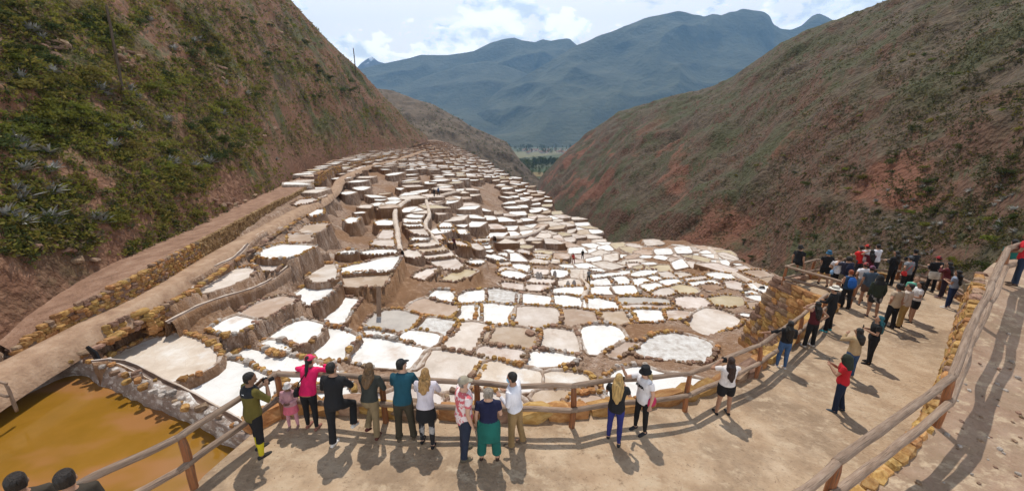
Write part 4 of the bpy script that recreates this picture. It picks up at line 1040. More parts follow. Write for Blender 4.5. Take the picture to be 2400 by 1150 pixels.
def fence(label, bases, heights, r, spans=None, pm=None, rm=None, tilt=None, skip_posts=()):
    root = tag(link('log_railing', None), label, 'railing'); root.location = bases[0]
    for i, b in enumerate(bases):
        if i in skip_posts: continue
        sd_[0] += 1; log('post', root, b + Vector((0, 0, -.3)), b + Vector((0, 0, heights[0] - r * .4)), r * 1.05, pm or M_post, sd_[0])
    for i in range(len(bases) - 1):
        for h in heights:
            sd_[0] += 1; a = bases[i] + Vector((0, 0, h)); b = bases[i + 1] + Vector((0, 0, h)); e = (b - a).normalized() * .07
            off = Vector((0, .0, 0)) if h == heights[0] else Vector((0, -.10, 0))
            log('rail', root, a - e + off, b + e + off, r, rm or M_log, sd_[0])
    return root
fpx = [(250,1262),(458,1143),(668,978),(905,988),(1120,996),(1340,1001),(1605,962),(1768,882),(1866,802),(1925,745)]
fb = [onplat(*q) for q in fpx]; fb = [Vector((q.x, q.y, zp(q.x))) for q in fb]
fence('long curved log railing with two rails along the front of the platform', fb, (1.0, .50), .058)
bpx = [(1990,722),(1834,672),(1900,654),(1998,650),(2100,656),(2200,679),(2262,716)]
bb = [onplat(*q) for q in bpx]; bb = [Vector((q.x, q.y, zp(q.x))) for q in bb]
fence('log railing round the far corner of the platform below the cliff', bb, (1.02, .50), .06)
upx = [(1790,1330),(1925,1215),(2191,997),(2290,757),(2331,668),(2420,640),(2520,660)]
ub = [onupper(*q) for q in upx]
fence('weathered grey log railing along the edge of the upper path', ub, (1.22, .66), .075)
# railing beyond the pond
lb = [onz(-140, 900, -9.4), onz(33, 948, -9.9), ]
fence('small weathered log fence on the left bank of the brown pond', lb, (.95, .45), .055, pm=M_log)
lb = [onz(-260, 1180, -8.9), onz(20, 1290, -8.2), onz(160, 1420, -7.8)]
fence('grey log railing behind the two dark haired heads by the pond', lb, (.95, .45), .06, pm=M_log)
# ================================================================== VEGETATION, ROCKS
M_g1 = mat('leaf_green', [(.095, .115, .016), (.17, .185, .03), (.24, .24, .05)], 3, 3, .7, rnd=.3, hue=.02, spec=.2)
M_g2 = mat('leaf_olive', [(.11, .10, .02), (.18, .155, .035), (.24, .205, .06)], 3, 3, .8, rnd=.3, hue=.02, spec=.15)
M_g3 = mat('leaf_dark', [(.035, .047, .014), (.065, .08, .023), (.10, .115, .04)], 3, 3, .8, rnd=.3, hue=.02, spec=.15)
M_g4 = mat('leaf_dry', [(.08, .066, .038), (.135, .112, .064), (.20, .165, .10)], 3, 3, .9, rnd=.3, hue=.02, spec=.1)
M_ag = mat('agave_grey', [(.19, .195, .18), (.31, .315, .295), (.48, .48, .455)], 3, 4, .6, rnd=.2, spec=.3)
for m_ in (M_g1, M_g2, M_g3, M_g4):      # leaves let light through
    t_ = m_.node_tree; b_ = t_.nodes['Principled BSDF']; o_ = t_.nodes['Material Output']; tr = t_.nodes.new('ShaderNodeBsdfTranslucent'); mx = t_.nodes.new('ShaderNodeMixShader'); mx.inputs[0].default_value = .42
    t_.links.new(b_.inputs['Base Color'].links[0].from_socket, tr.inputs[0]); t_.links.new(b_.outputs[0], mx.inputs[1]); t_.links.new(tr.outputs[0], mx.inputs[2]); t_.links.new(mx.outputs[0], o_.inputs[0])
def leaf_quads(r, n, lobes, size, out_v, out_f, c=Vector(), sc=1.0, flat=.75):
    for k in range(n):
        l = r.choice(lobes); d = Vector((r.gauss(0, 1), r.gauss(0, 1), r.gauss(0, 1))).normalized(); rad = l[3] * r.uniform(.55, 1.05)
        p = Vector(l[:3]) + Vector((d.x * rad, d.y * rad, abs(d.z) * rad * flat if r.random() < .8 else d.z * rad * .3))
        s = size * r.uniform(.6, 1.3); a = Vector((r.gauss(0, 1), r.gauss(0, 1), r.gauss(.3, .7))).normalized(); b = a.cross(d); b = b.normalized() if b.length > .01 else Vector((1, 0, 0))
        p = c + p * sc; s *= sc; o = len(out_v); out_v += [p - b * s * .38, p + a * s * .5 - b * s * .12 + d * s * .1, p + a * s, p + a * s * .45 + b * s * .38]; out_f.append((o, o + 1, o + 2, o + 3))
def shrub_mesh(seed, m, n=300, size=.20):
    r = random.Random(seed); lobes = [(r.uniform(-.55, .55), r.uniform(-.55, .55), r.uniform(.1, .5), r.uniform(.28, .55)) for _ in range(6)]
    v = []; f = []; leaf_quads(r, n, lobes, size, v, f)
    for k in range(7):     # stems
        l = r.choice(lobes); e = Vector(l[:3]) + Vector((0, 0, l[3] * .5)); o = len(v); w = .02; v += [Vector((-w, 0, -.15)), Vector((w, 0, -.15)), e + Vector((w * .4, 0, 0)), e - Vector((w * .4, 0, 0))]; f.append((o, o + 1, o + 2, o + 3))
    return mesh('shrub', v, f, m)
def agave_mesh(seed, n=30):
    r = random.Random(seed); v = []; f = []
    for k in range(n):
        an = k * 2.4; e = r.uniform(.15, 1.25); L1 = r.uniform(.7, 1.0); w = .085; dx_ = Vector((math.cos(an), math.sin(an), 0)); sd = Vector((-dx_.y, dx_.x, 0)); o = len(v)
        for t in (0, .35, .7, 1.0):
            p = dx_ * (math.cos(e) * L1 * t) + Vector((0, 0, math.sin(e) * L1 * t - .18 * t * t * L1)); ww = w * (1 - t ** 2 * .97); v += [p - sd * ww, p + Vector((0, 0, -ww * .6)), p + sd * ww]
        for i in range(3):
            for j in range(2): f.append((o + i * 3 + j, o + i * 3 + j + 1, o + i * 3 + j + 4, o + i * 3 + j + 3))
    return mesh('agave', v, f, M_ag, True)
SH = {1: [shrub_mesh(i, M_g1) for i in range(5)], 2: [shrub_mesh(i + 10, M_g2) for i in range(5)], 3: [shrub_mesh(i + 20, M_g3) for i in range(5)], 4: [shrub_mesh(i + 30, M_g4, 200, .16) for i in range(4)]}
AG = [agave_mesh(i) for i in range(5)]
bvhL = BVHTree.FromPolygons([tuple(q) for q in HL.v], HL.faces); bvhR = BVHTree.FromPolygons([tuple(q) for q in HR.v], HR.faces); bvhM = BVHTree.FromPolygons([tuple(q) for q in HM.v], HM.faces)
def hillhit(b, px, py):
    h = b.ray_cast(Vector((0, 0, 0)), ray(px, py).normalized()); return h[0], h[1]
rv = random.Random(21)
SNAME = {1: 'bright green leafy shrub', 2: 'olive yellow shrub', 3: 'dark green shrub', 4: 'dry grey brown shrub'}
def put_plant(b, px, py, kind, size, where, grp):
    p, n = hillhit(b, px, py)
    if p is None: return
    d = p.length
    me = rv.choice(SH[kind]) if kind != 'a' else rv.choice(AG)
    o = bpy.data.objects.new('agave' if kind == 'a' else 'shrub', me); C.objects.link(o); o.location = p - Vector((0, 0, .08)); o.rotation_euler = (rv.uniform(-.15, .15), rv.uniform(-.15, .15), rv.uniform(0, 6.3))
    s = size * rv.uniform(.8, 1.25); o.scale = (s, s, s * rv.uniform(.75, 1.05))
    lab = ('grey spiky agave ' if kind == 'a' else SNAME[kind] + ' ') + where
    tag(o, lab, 'agave' if kind == 'a' else 'shrub', lab); return o
# green thickets of the left slope: centre, spread, count, kind, size(m)
TH = [((130,280),(90,35),26,1,1.1),((240,300),(60,40),16,1,1.0),((60,330),(60,40),12,3,1.0),((420,190),(50,25),10,1,1.2),((350,215),(45,22),10,1,1.0),((400,180),(15,12),4,3,1.1),((480,300),(30,16),8,3,1.2),((550,345),(45,28),16,3,1.3),((560,310),(40,16),8,1,1.2),((600,215),(22,18),7,3,1.6),((540,255),(45,20),10,1,1.2),
      ((430,420),(50,30),18,2,.9),((380,400),(45,25),12,1,.8),((330,350),(60,25),14,2,.9),((390,490),(40,22),10,2,.8),((270,515),(25,14),6,1,.7),((90,130),(70,40),12,3,1.0),((20,40),(20,20),6,3,1.0),((190,60),(60,30),10,3,1.1),((260,90),(40,25),8,1,1.0),((330,40),(30,25),8,3,1.1),((480,110),(60,30),12,3,1.2),((560,150),(60,30),12,2,1.4),((640,160),(40,30),10,3,1.6),((700,170),(30,25),9,1,1.8),((720,230),(25,14),7,3,1.8),((760,180),(40,25),12,3,2.2),((820,215),(35,20),12,3,2.4),((870,265),(30,15),10,1,2.2),((690,90),(40,40),10,2,1.8),((620,60),(50,40),10,3,1.6),((100,540),(45,14),8,2,.7),((60,560),(30,40),6,3,.6),((220,190),(50,20),9,2,.9),((100,210),(60,20),9,2,.9)]
for (cx, cy), (sx, sy), n, k, s in TH:
    for i in range(int(n * .5 + .5)):
        kk = k if rv.random() < .75 else rv.choice((1, 2, 3, 4)); put_plant(bvhL, rv.gauss(cx, sx * .55), rv.gauss(cy, sy * .55), kk, s, 'on the steep left hillside', 'h')
AGP = [(45,330),(60,350),(30,440),(50,460),(20,500),(45,520),(110,510),(125,530),(120,165),(75,75),(90,85),(55,190),(110,175),(235,200),(245,215),(225,285),(240,300),(60,390),(120,400),(225,510),(235,525),(320,300),(310,310),(330,235),(205,55),(395,370),(405,380),(450,385),(490,375),(390,280),(265,340),(120,355),(520,265),(575,215),(535,195),(700,260),(620,130),(460,100),(410,110),(640,370),(300,215),(120,450),(15,320),(360,45)]
for x, y in AGP:
    for k in range(rv.choice((1, 2, 2))): put_plant(bvhL, x + rv.uniform(-9, 9), y + rv.uniform(-7, 7), 'a', 1.0 if x < 400 else 1.3, 'on the lower left hillside', 'h')
# right slope: the shrubs that show largest
nR = 0
while nR < 105:
    px = rv.uniform(1700, 2400); py = rv.uniform(120, 640)
    if fbm((px * .008, py * .012, 4), 1, 3) < -.12: continue
    p, n = hillhit(bvhR, px, py)
    if p is None or p.length > 120: continue
    nR += 1; put_plant(bvhR, px, py, rv.choice((3, 3, 3, 1, 2, 4)), rv.uniform(.45, .95), 'on the dry right hillside', 'h')
for i in range(45):
    px = rv.uniform(2050, 2390); py = rv.uniform(430, 610); put_plant(bvhR, px, py, 'a', .55, 'low on the right hillside behind the platform', 'h')
for px, py, k, s in ((1890,605,1,1.0),(1905,600,3,.9),(1880,610,3,.8),(1765,605,3,1.2),(1745,565,3,1.0)): put_plant(bvhR, px, py, k, s, 'at the foot of the cliff behind the seated man', 'h')
# ---- scrub too small to tell apart
def scrub(name, b, n, box, smin, smax, kinds, lab, dens=.0, seed=1, leaves=9, freq=.01):
    r = random.Random(seed); out = {}
    k = 0; tries = 0
    while k < n and tries < n * 8:
        tries += 1; px = r.uniform(box[0], box[2]); py = r.uniform(box[1], box[3])
        if fbm((px * freq, py * freq * 1.4, seed), 1, 4) + r.uniform(-.25, .25) < dens: continue
        p, nn = hillhit(b, px, py)
        if p is None: continue
        k += 1; kk = r.choice(kinds); v, f = out.setdefault(kk, ([], [])); s = r.uniform(smin, smax) * (.6 + .4 * min(6, p.length / 100))
        leaf_quads(r, leaves, [(0, 0, 0, .55), (.3, .2, .0, .4)], .55, v, f, p, s, .9)
    root = None
    for kk, (v, f) in out.items():
        o = link(name, mesh(name, v, f, {1: M_g1, 2: M_g2, 3: M_g3, 4: M_g4}[kk]), root)
        o['kind'] = 'stuff'
        if root is None: root = o; tag(o, lab, 'scrub')
scrub('hillside_scrub', bvhL, 9000, (0, 0, 990, 600), .28, .80, (2, 2, 3, 4, 1, 1), 'low scrub and grass tufts covering the left hillside', -.14, 3, 9)
scrub('hillside_scrub', bvhL, 4200, (430, 0, 990, 340), .32, .75, (2, 3, 4, 3, 1, 4), 'tufts of scrub on the high skyline part of the left hillside', -.28, 13, 8)
scrub('hillside_scrub', bvhR, 17000, (1270, 0, 2400, 640), .24, .62, (3, 3, 4, 4, 2), 'dotted low scrub covering the right hillside', -.16, 5, 6)
scrub('ridge_scrub', bvhM, 1500, (850, 200, 1265, 430), .6, 1.2, (3, 3, 4), 'low scrub on the far ridge above the valley', -.2, 6, 7)
# grass and low leaves thickening the green patches of the left slope
r_ = random.Random(77); out = {}
for (cx, cy), (sx, sy), n, k, s in TH:
    for i in range(n * 22):
        px, py = r_.gauss(cx, sx * .75), r_.gauss(cy, sy * .75)
        if fbm((px * .03, py * .045, 2), 1, 3) < -.15: continue
        p, nn = hillhit(bvhL, px, py)
        if p is None: continue
        kk = k if r_.random() < .5 else r_.choice((1, 2, 2, 3)); v, f = out.setdefault(kk, ([], [])); leaf_quads(r_, 7, [(0, 0, 0, .5), (.3, .2, 0, .4)], .5, v, f, p, r_.uniform(.3, .65) * (.7 + p.length / 160), 1.0)
root = None
for kk, (v, f) in out.items():
    o = link('thicket_undergrowth', mesh('thicket_undergrowth', v, f, {1: M_g1, 2: M_g2, 3: M_g3, 4: M_g4}[kk]), root); o['kind'] = 'stuff'
    if root is None: root = o; tag(o, 'green undergrowth in patches on the left hillside', 'undergrowth')
# ---- rocks breaking out of the left slope
STR = [stone_mesh(i + 70, M_brown) for i in range(6)]
for (cx, cy), (sx, sy), n in (((120,110),(40,15),8),((660,80),(40,40),16),((740,70),(20,30),14),((520,160),(60,30),14),((560,470),(40,14),12),((150,600),(120,30),8),((640,300),(50,20),10),((290,130),(40,25),8)):
    for i in range(n):
        p, nn = hillhit(bvhL, rv.gauss(cx, sx * .6), rv.gauss(cy, sy * .6))
        if p is None: continue
        o = bpy.data.objects.new('rock', rv.choice(STR)); C.objects.link(o); o.location = p; s = rv.uniform(.15, .5) * (1 + p.length / 90); o.scale = (s * 1.6, s * 1.1, s * .55); o.location.z -= s * .15; o.rotation_euler = (rv.uniform(-.4, .4), rv.uniform(-.4, .4), rv.uniform(0, 6))
        tag(o, 'brown rock jutting from the left hillside', 'rock', 'rocks jutting from the left hillside')
# ================================================================== PEOPLE
def loft(bm, pts, rad, seg=12, cap=.45):
    pts = [Vector(p) for p in pts]; n = len(pts); rings = []
    for i, p in enumerate(pts):
        t = (pts[min(i + 1, n - 1)] - pts[max(i - 1, 0)]).normalized()
        ref = Vector((1, 0, 0)) if abs(t.x) < .85 else Vector((0, 0, 1))
        s = (ref - t * ref.dot(t)).normalized(); b = t.cross(s)
        a_, b_ = rad[i] if isinstance(rad[i], tuple) else (rad[i], rad[i])
        rings.append([bm.verts.new(p + s * (a_ * math.cos(2 * math.pi * k / seg)) + b * (b_ * math.sin(2 * math.pi * k / seg))) for k in range(seg)])
    for i in range(n - 1):
        for k in range(seg): bm.faces.new((rings[i][k], rings[i][(k + 1) % seg], rings[i + 1][(k + 1) % seg], rings[i + 1][k]))
    for e, sg in ((0, -1), (n - 1, 1)):
        t = (pts[1] - pts[0]).normalized() if e == 0 else (pts[-1] - pts[-2]).normalized(); r = rad[e]; r = min(r) if isinstance(r, tuple) else r
        ap = bm.verts.new(pts[e] + t * sg * r * cap)
        for k in range(seg): bm.faces.new((rings[e][k], rings[e][(k + 1) % seg], ap))
def ellip(bm, c, r, M=None, seg=12, rings=8):
    m = Matrix.Translation(c) @ (M or Matrix()) @ Matrix.Diagonal((*r, 1)); bmesh.ops.create_uvsphere(bm, u_segments=seg, v_segments=rings, radius=1, matrix=m)
def cloth(c, key=None, rough=.9):
    nm = 'cloth_%d_%d_%d' % tuple(int(x * 255) for x in c)
    return mat(nm, [tuple(x * .72 for x in c), c, tuple(min(.9, x * 1.18) for x in c)], 5, 5, rough, .55, 9, stretch=(1, 1, .6), bdist=.03)
def skinm(c): return mat('skin_%d' % int(c[0] * 255), [tuple(x * .88 for x in c), c, tuple(x * 1.08 for x in c)], 6, 4, .6, .05, 30)
def hairm(c): return mat('hair_%d_%d' % (int(c[0] * 255), int(c[2] * 255)), [tuple(x * .45 for x in c), c, tuple(x * 1.5 for x in c)], 5, 6, .5, .9, 9, stretch=(7, 7, .7), spec=.4, bdist=.03)
M_floral = mat('floral_print', [(.72, .62, .62), (.72, .60, .60), (.55, .12, .14)], 9, 2, .9, .3, 9, stops=[.40, .50, .56])
M_pattern = mat('patterned_leggings', [(.02, .02, .022), (.03, .03, .035), (.25, .25, .26), (.4, .38, .36)], 5, 2, .9, .2, 9, stops=[.42, .49, .52, .66])
M_eye = mat('eye_dark', [(.01, .01, .01), (.03, .02, .015)], 5, 2, .3)
LIGHT, TAN, DARK = (.50, .30, .21), (.36, .20, .13), (.22, .12, .075)
ARMS = {'down': ((.055, -.03, -.28), (.06, .05, -.52)), 'rail': ((.07, .20, -.22), (-.10, .40, -.24)), 'rail2': ((.10, .10, -.26), (-.02, .34, -.30)), 'phone': ((.07, .15, -.23), (-.13, .34, -.02)),
        'camera': ((.12, .16, -.20), (-.12, .26, .06)), 'face': ((.16, .16, -.10), (-.09, .20, .13)), 'hips': ((.20, -.13, -.20), (.00, .02, -.40)), 'head': ((.24, .06, .10), (-.08, .02, .27)),
        'front': ((.05, .02, -.28), (-.12, .22, -.30)), 'side': ((.22, .06, -.16), (.42, .16, -.26)), 'point': ((.10, .24, -.10), (.05, .42, .10)), 'hold': ((.04, .03, -.28), (-.10, .30, -.18)), 'seat': ((.05, -.05, -.28), (.06, .06, -.50))}
def person(label, foot, h, heading, top, bottom, shoes=(.03, .03, .035), hair=((.015, .012, .01), 'short'), hat=None, skin=TAN, lean=0, arms=('down', 'down'), legs=((0, 0, .0), (0, 0, .0)), hyaw=0, hpitch=0, sleeve='short', hem=.86, extras=(), vox=.011, girth=1.0, socks=None, seat=None, group=None):
    """a figure of 1.72 m scaled to h; local +y is the way it faces; heading clockwise from straight away from the viewpoint"""
    g = girth; HIP = Vector((0, 0, .93)); ln = R(lean)
    def up(p):
        p = Vector(p) - HIP; return Vector((p.x, p.y * math.cos(ln) + p.z * math.sin(ln), -p.y * math.sin(ln) + p.z * math.cos(ln))) + HIP
    NK = Vector((0, 0.0, 1.50)); MH = Matrix.Rotation(-R(hyaw), 3, 'Z') @ Matrix.Rotation(-R(hpitch) + ln * .6, 3, 'X')
    def hd(p): return up(MH @ (Vector(p) - NK) + NK)
    # joints
    leg = []
    for sg, (hf, kb, sp) in zip((-1, 1), legs):
        a, k = R(hf), R(kb); hip = Vector((sg * .088 * g, 0, .90)); kn = hip + Vector((sg * .012 + sg * sp * .5, math.sin(a) * .43, -math.cos(a) * .43)); an = kn + Vector((sg * sp * .5, math.sin(a - k) * .40, -math.cos(a - k) * .40)); leg.append((hip, kn, an, a - k))
    low = min(l[2].z for l in leg) - .075
    dz = -low if seat is None else seat - .86
    sh = [Vector((sg * .178 * g, 0, 1.405)) for sg in (-1, 1)]; arm = []
    for sg, S_, nm in zip((-1, 1), sh, arms):
        e, w = ARMS[nm] if isinstance(nm, str) else nm
        E = S_ + Vector((sg * e[0], e[1], e[2])); W = S_ + Vector((sg * w[0], w[1], w[2]))
        # keep bone lengths human
        E = S_ + (E - S_).normalized() * .285; W = E + (W - E).normalized() * .25
        arm.append((up(S_), up(E), up(W)))
    root = bpy.data.objects.new('person', None); C.objects.link(root)
    s = h / 1.72 * float(np.interp(foot.y, [6, 9, 13], [.90, .91, 1.0])); root.scale = (s, s, s); root.location = foot; root.rotation_euler = (0, 0, -R(heading)); tag(root, label, 'person', group)
    D = Vector((0, 0, dz))
    def part(name, fn, m, v=vox, smooth=3, parent=root, remesh=True):
        bm = bmesh.new(); fn(bm); bmesh.ops.recalc_face_normals(bm, faces=bm.faces[:]); bmesh.ops.translate(bm, verts=bm.verts[:], vec=D)
        me = bpy.data.meshes.new(name); bm.to_mesh(me); bm.free(); me.materials.append(m); me.polygons.foreach_set('use_smooth', [True] * len(me.polygons))
        o = link(name, me, parent)
        if remesh:
            r = o.modifiers.new('remesh', 'REMESH'); r.mode = 'VOXEL'; r.voxel_size = v; r.use_smooth_shade = True
            if smooth: q = o.modifiers.new('smooth', 'SMOOTH'); q.factor = .5; q.iterations = smooth
        return o
    def torso(bm, pad, z0, z1=1.47):
        prof = [(.84, .150, .105), (.92, .168, .122), (1.0, .155, .112), (1.09, .138, .100), (1.18, .148, .106), (1.28, .165, .118), (1.36, .172, .112), (1.42, .150, .090), (1.46, .085, .068), (1.50, .056, .058), (1.55, .054, .058)]
        pr = [(z, a * g, b * g) for z, a, b in prof if z0 - .001 <= z <= z1 + .001]
        if abs(pr[0][0] - z0) > .02: a0 = np.interp(z0, [q[0] for q in prof], [q[1] for q in prof]); b0 = np.interp(z0, [q[0] for q in prof], [q[2] for q in prof]); pr = [(z0, a0 * g, b0 * g)] + pr
        loft(bm, [up((0, 0, z)) for z, a, b in pr], [(a + pad, b + pad) for z, a, b in pr], 16, .15)
    def body(bm):
        torso(bm, 0, .84, 1.55)
        hz = [(-.115, .030, .036, .030), (-.095, .048, .056, .022), (-.06, .060, .076, .010), (-.015, .070, .090, .002), (.03, .075, .097, -.004), (.07, .070, .090, -.008), (.10, .052, .068, -.01), (.118, .025, .03, -.01)]
        loft(bm, [hd((0, .012 + y, 1.605 + z)) for z, a, b, y in hz], [(a, b) for z, a, b, y in hz], 14, .3)
        loft(bm, [hd((0, .098, 1.615)), hd((0, .118, 1.588)), hd((0, .100, 1.575))], [.009, .017, .012], 8)
        for sg in (-1, 1):
            ellip(bm, hd((sg * .077, .0, 1.60)), (.012, .022, .034)); ellip(bm, hd((sg * .03, .092, 1.628)), (.022, .012, .010)); 
        ellip(bm, hd((0, .098, 1.545)), (.026, .014, .012))
        for sg, (S_, E, W), l in zip((-1, 1), arm, leg):
            loft(bm, [S_.lerp(up((0, 0, 1.40)), .35), S_, S_.lerp(E, .5), E, E.lerp(W, .35), W], [.055, .054, .046, .040, .041, .029], 12)
            d = (W - E).normalized(); sd = d.cross(Vector((0, 0, 1))); sd = sd.normalized() if sd.length > .1 else Vector((1, 0, 0)); nn = d.cross(sd)
            loft(bm, [W, W + d * .045, W + d * .085], [(.026, .030), (.038, .020), (.040, .017)], 10)
            for k in range(4):
                b = W + d * .085 + sd * ((k - 1.5) * .021); L1 = (.058, .070, .074, .062)[k]; cu = nn * (-.018)
                loft(bm, [b - d * .02, b + d * L1 * .5 + cu * .3, b + d * L1 * .9 + cu], [.0095, .0088, .0075], 7)
            tb = W + d * .03 - sd * .034; loft(bm, [tb, tb + d * .03 - sd * .022, tb + d * .06 - sd * .022], [.013, .011, .009], 7)
            hip, kn, an, ang = l
            loft(bm, [hip + Vector((0, 0, .03)), hip.lerp(kn, .3), hip.lerp(kn, .7), kn, kn.lerp(an, .3), kn.lerp(an, .7), an, an + Vector((0, 0, -.03))], [.088 * g, .085 * g, .066 * g, .056, .057, .043, .036, .038], 12)
            loft(bm, [an + Vector((0, -.045, -.035)), an + Vector((0, .03, -.045)), an + Vector((0, .11, -.055)), an + Vector((0, .165, -.06))], [(.033, .034), (.036, .036), (.04, .022), (.028, .015)], 10)
    part('body', body, skinm(skin))
    def eyes(bm):
        for sg in (-1, 1): ellip(bm, hd((sg * .031, .1, 1.612)), (.012, .007, .008), None, 8, 6)
    part('eyes', eyes, M_eye, remesh=False)
    # ---- top
    cv = max(vox, .015)
    if top is not None:
        def topf(bm):
            torso(bm, .025, hem, 1.46)
            if sleeve != 'none':
                for S_, E, W in arm:
                    pts = [S_.lerp(up((0, 0, 1.40)), .45), S_, S_.lerp(E, .55)]; rd = [.066, .071, .064]
                    if sleeve in ('long', 'mid'): pts += [E, E.lerp(W, .5 if sleeve == 'long' else .25)]; rd += [.056, .050]
                    if sleeve == 'long': pts.append(W); rd.append(.040)
                    loft(bm, pts, rd, 12, .1)
        part('top', topf, top if isinstance(top, bpy.types.Material) else cloth(top), cv)
    # ---- bottom
    bk, bc = bottom[0], bottom[1]; bmtl = bc if isinstance(bc, bpy.types.Material) else cloth(bc)
    def legtube(bm, upto, pad, flare=0.0):
        for hip, kn, an, ang in leg:
            full = [hip + Vector((0, 0, .04)), hip.lerp(kn, .3), hip.lerp(kn, .65), kn, kn.lerp(an, .35), kn.lerp(an, .75), an.lerp(kn, .02)]; rd = [.098 * g, .094 * g, .075 * g, .064, .064, .052 + flare * .5, .050 + flare]
            loft(bm, full[:upto], [q + pad for q in rd[:upto]], 12, .12)
    def botf(bm):
        if bk == 'skirt':
            loft(bm, [(0, 0, 1.02), (0, 0, .92), (0, .01, .78), (0, .02, .64)], [(.16 * g, .118 * g), (.186 * g, .14 * g), (.205 * g, .165 * g), (.225 * g, .19 * g)], 18, .05)
        elif bk == 'harem':
            loft(bm, [(0, 0, 1.04), (0, 0, .92), (0, 0, .75), (0, 0, .55)], [(.165 * g, .125 * g), (.20 * g, .155 * g), (.225 * g, .165 * g), (.215 * g, .15 * g)], 18, .3); legtube(bm, 6, .035, .03)
        else:
            loft(bm, [(0, 0, 1.0), (0, 0, .95), (0, 0, .88), (0, 0, .82)], [(.150 * g, .108 * g), (.170 * g, .126 * g), (.174 * g, .128 * g), (.13 * g, .11 * g)], 16, .2)
            if bk == 'pants': legtube(bm, 7, .006, .018)
            elif bk == 'leggings': legtube(bm, 7, -.001, -.007)
            elif bk == 'capri': legtube(bm, 5, .004)
            elif bk == 'shorts': legtube(bm, 3, .022)
    part('skirt' if bk == 'skirt' else ('shorts' if bk == 'shorts' else 'trousers'), botf, bmtl, cv)
    if len(bottom) > 2:
        part('leggings', lambda bm: legtube(bm, 7, .0, -.007), bottom[2] if isinstance(bottom[2], bpy.types.Material) else cloth(bottom[2]), cv)
    if socks: part('socks', lambda bm: [loft(bm, [kn.lerp(an, .30), kn.lerp(an, .7), an], [.063, .052, .046], 12, .1) for hip, kn, an, ang in leg], cloth(socks), cv)
    # ---- shoes
    for hip, kn, an, ang in leg:
        tip = max(-.9, min(.5, ang))
        def shoe(bm, an=an):
            M = Matrix.Rotation(tip * .8, 3, 'X'); loft(bm, [an + M @ Vector(q) for q in ((0, -.058, -.036), (0, .03, -.036), (0, .12, -.046), (0, .185, -.055))], [(.037, .040), (.043, .043), (.048, .030), (.034, .020)], 12, .5)
        part('shoe', shoe, cloth(shoes), max(vox, .012), 2)
    # ---- hair, hat
    if hair:
        hc, st_ = hair
        def hairf(bm):
            hz = [(-.06, .068, .052, -.045), (-.02, .080, .078, -.030), (.03, .084, .102, -.014), (.075, .080, .100, -.014), (.108, .062, .080, -.012), (.130, .03, .04, -.012)]
            if st_ == 'curly': hz = [(z, a + .012, b + .010, y) for z, a, b, y in hz]
            loft(bm, [hd((0, y, 1.61 + z)) for z, a, b, y in hz], [(a, b) for z, a, b, y in hz], 16, .3)
            if st_ in ('long', 'wavy'):
                end = 1.24 if st_ == 'wavy' else 1.10
                zs = np.linspace(1.66, end, 8); wd = np.interp(zs, [end, end + .1, 1.45, 1.60, 1.66], [.045, .105, .115, .088, .075]) if st_ == 'wavy' else np.interp(zs, [end, end + .12, 1.45, 1.60, 1.66], [.03, .085, .098, .085, .07])
                pts = []
                for i, z in enumerate(zs): pts.append(hd((0, -.045, z)) if z > 1.5 else up((.012 * math.sin(i * 2.1), -.14 - .012 * math.cos(i), z)))
                loft(bm, pts, [(w, .050 if st_ == 'wavy' else .042) for w in wd], 14, .4)
                for sg in (-1, 1): loft(bm, [hd((sg * .06, -.01, 1.62)), hd((sg * .085, -.03, 1.54)), up((sg * .10, -.08, 1.42)), up((sg * .075, -.14, end + .08))], [.030, .034, .034, .018], 9)
            if st_ == 'tail': loft(bm, [hd((0, -.09, 1.64)), up((0, -.135, 1.55)), up((.01, -.14, 1.40)), up((.0, -.13, 1.25))], [.03, .04, .036, .015], 9)
            if st_ in ('wavy', 'curly'):
                rr = random.Random(int(foot.x * 100))
                for k in range(26):
                    a = rr.uniform(0, 6.28); z = rr.uniform(1.28, 1.66) if st_ == 'wavy' else rr.uniform(1.56, 1.72); w = .10 if st_ == 'wavy' and z < 1.52 else .085
                    if math.sin(a) > .35 and z < 1.66: continue
                    q = Vector((math.cos(a) * w, -.03 + min(.04, math.sin(a) * .085), z)); ellip(bm, hd(q) if z > 1.5 else up(q + Vector((0, -.055, 0))), (.026, .026, .034))
        part('hair', hairf, hairm(hc), .011, 2)
    if hat:
        hk, hcol = hat
        def hatf(bm):
            if hk == 'cap':
                loft(bm, [hd((0, -.008, 1.635)), hd((0, -.008, 1.68)), hd((0, -.012, 1.72)), hd((0, -.014, 1.745))], [(.090, .108), (.090, .106), (.070, .084), (.03, .036)], 16, .2)
                loft(bm, [hd((0, .06, 1.655)), hd((0, .12, 1.65)), hd((0, .175, 1.638))], [(.078, .012), (.076, .011), (.045, .009)], 12, .3)
            elif hk == 'bucket': loft(bm, [hd((0, -.005, 1.60)), hd((0, -.005, 1.66)), hd((0, -.008, 1.67)), hd((0, -.01, 1.75)), hd((0, -.01, 1.755))], [(.140, .155), (.096, .114), (.094, .112), (.080, .096), (.05, .06)], 18, .1)
            elif hk == 'sun': loft(bm, [hd((0, -.005, 1.645)), hd((0, -.005, 1.66)), hd((0, -.005, 1.672)), hd((0, -.01, 1.75)), hd((0, -.01, 1.765))], [(.195, .205), (.185, .195), (.092, .110), (.082, .098), (.05, .06)], 20, .1)
            elif hk == 'hood': loft(bm, [up((0, -.06, 1.36)), up((0, -.05, 1.44)), hd((0, -.03, 1.52)), hd((0, -.025, 1.60)), hd((0, -.02, 1.68)), hd((0, -.02, 1.74))], [(.19, .12), (.165, .115), (.125, .125), (.118, .130), (.100, .115), (.05, .06)], 16, .3)
        hm_ = part('hat', hatf, cloth(hcol), .011, 2)
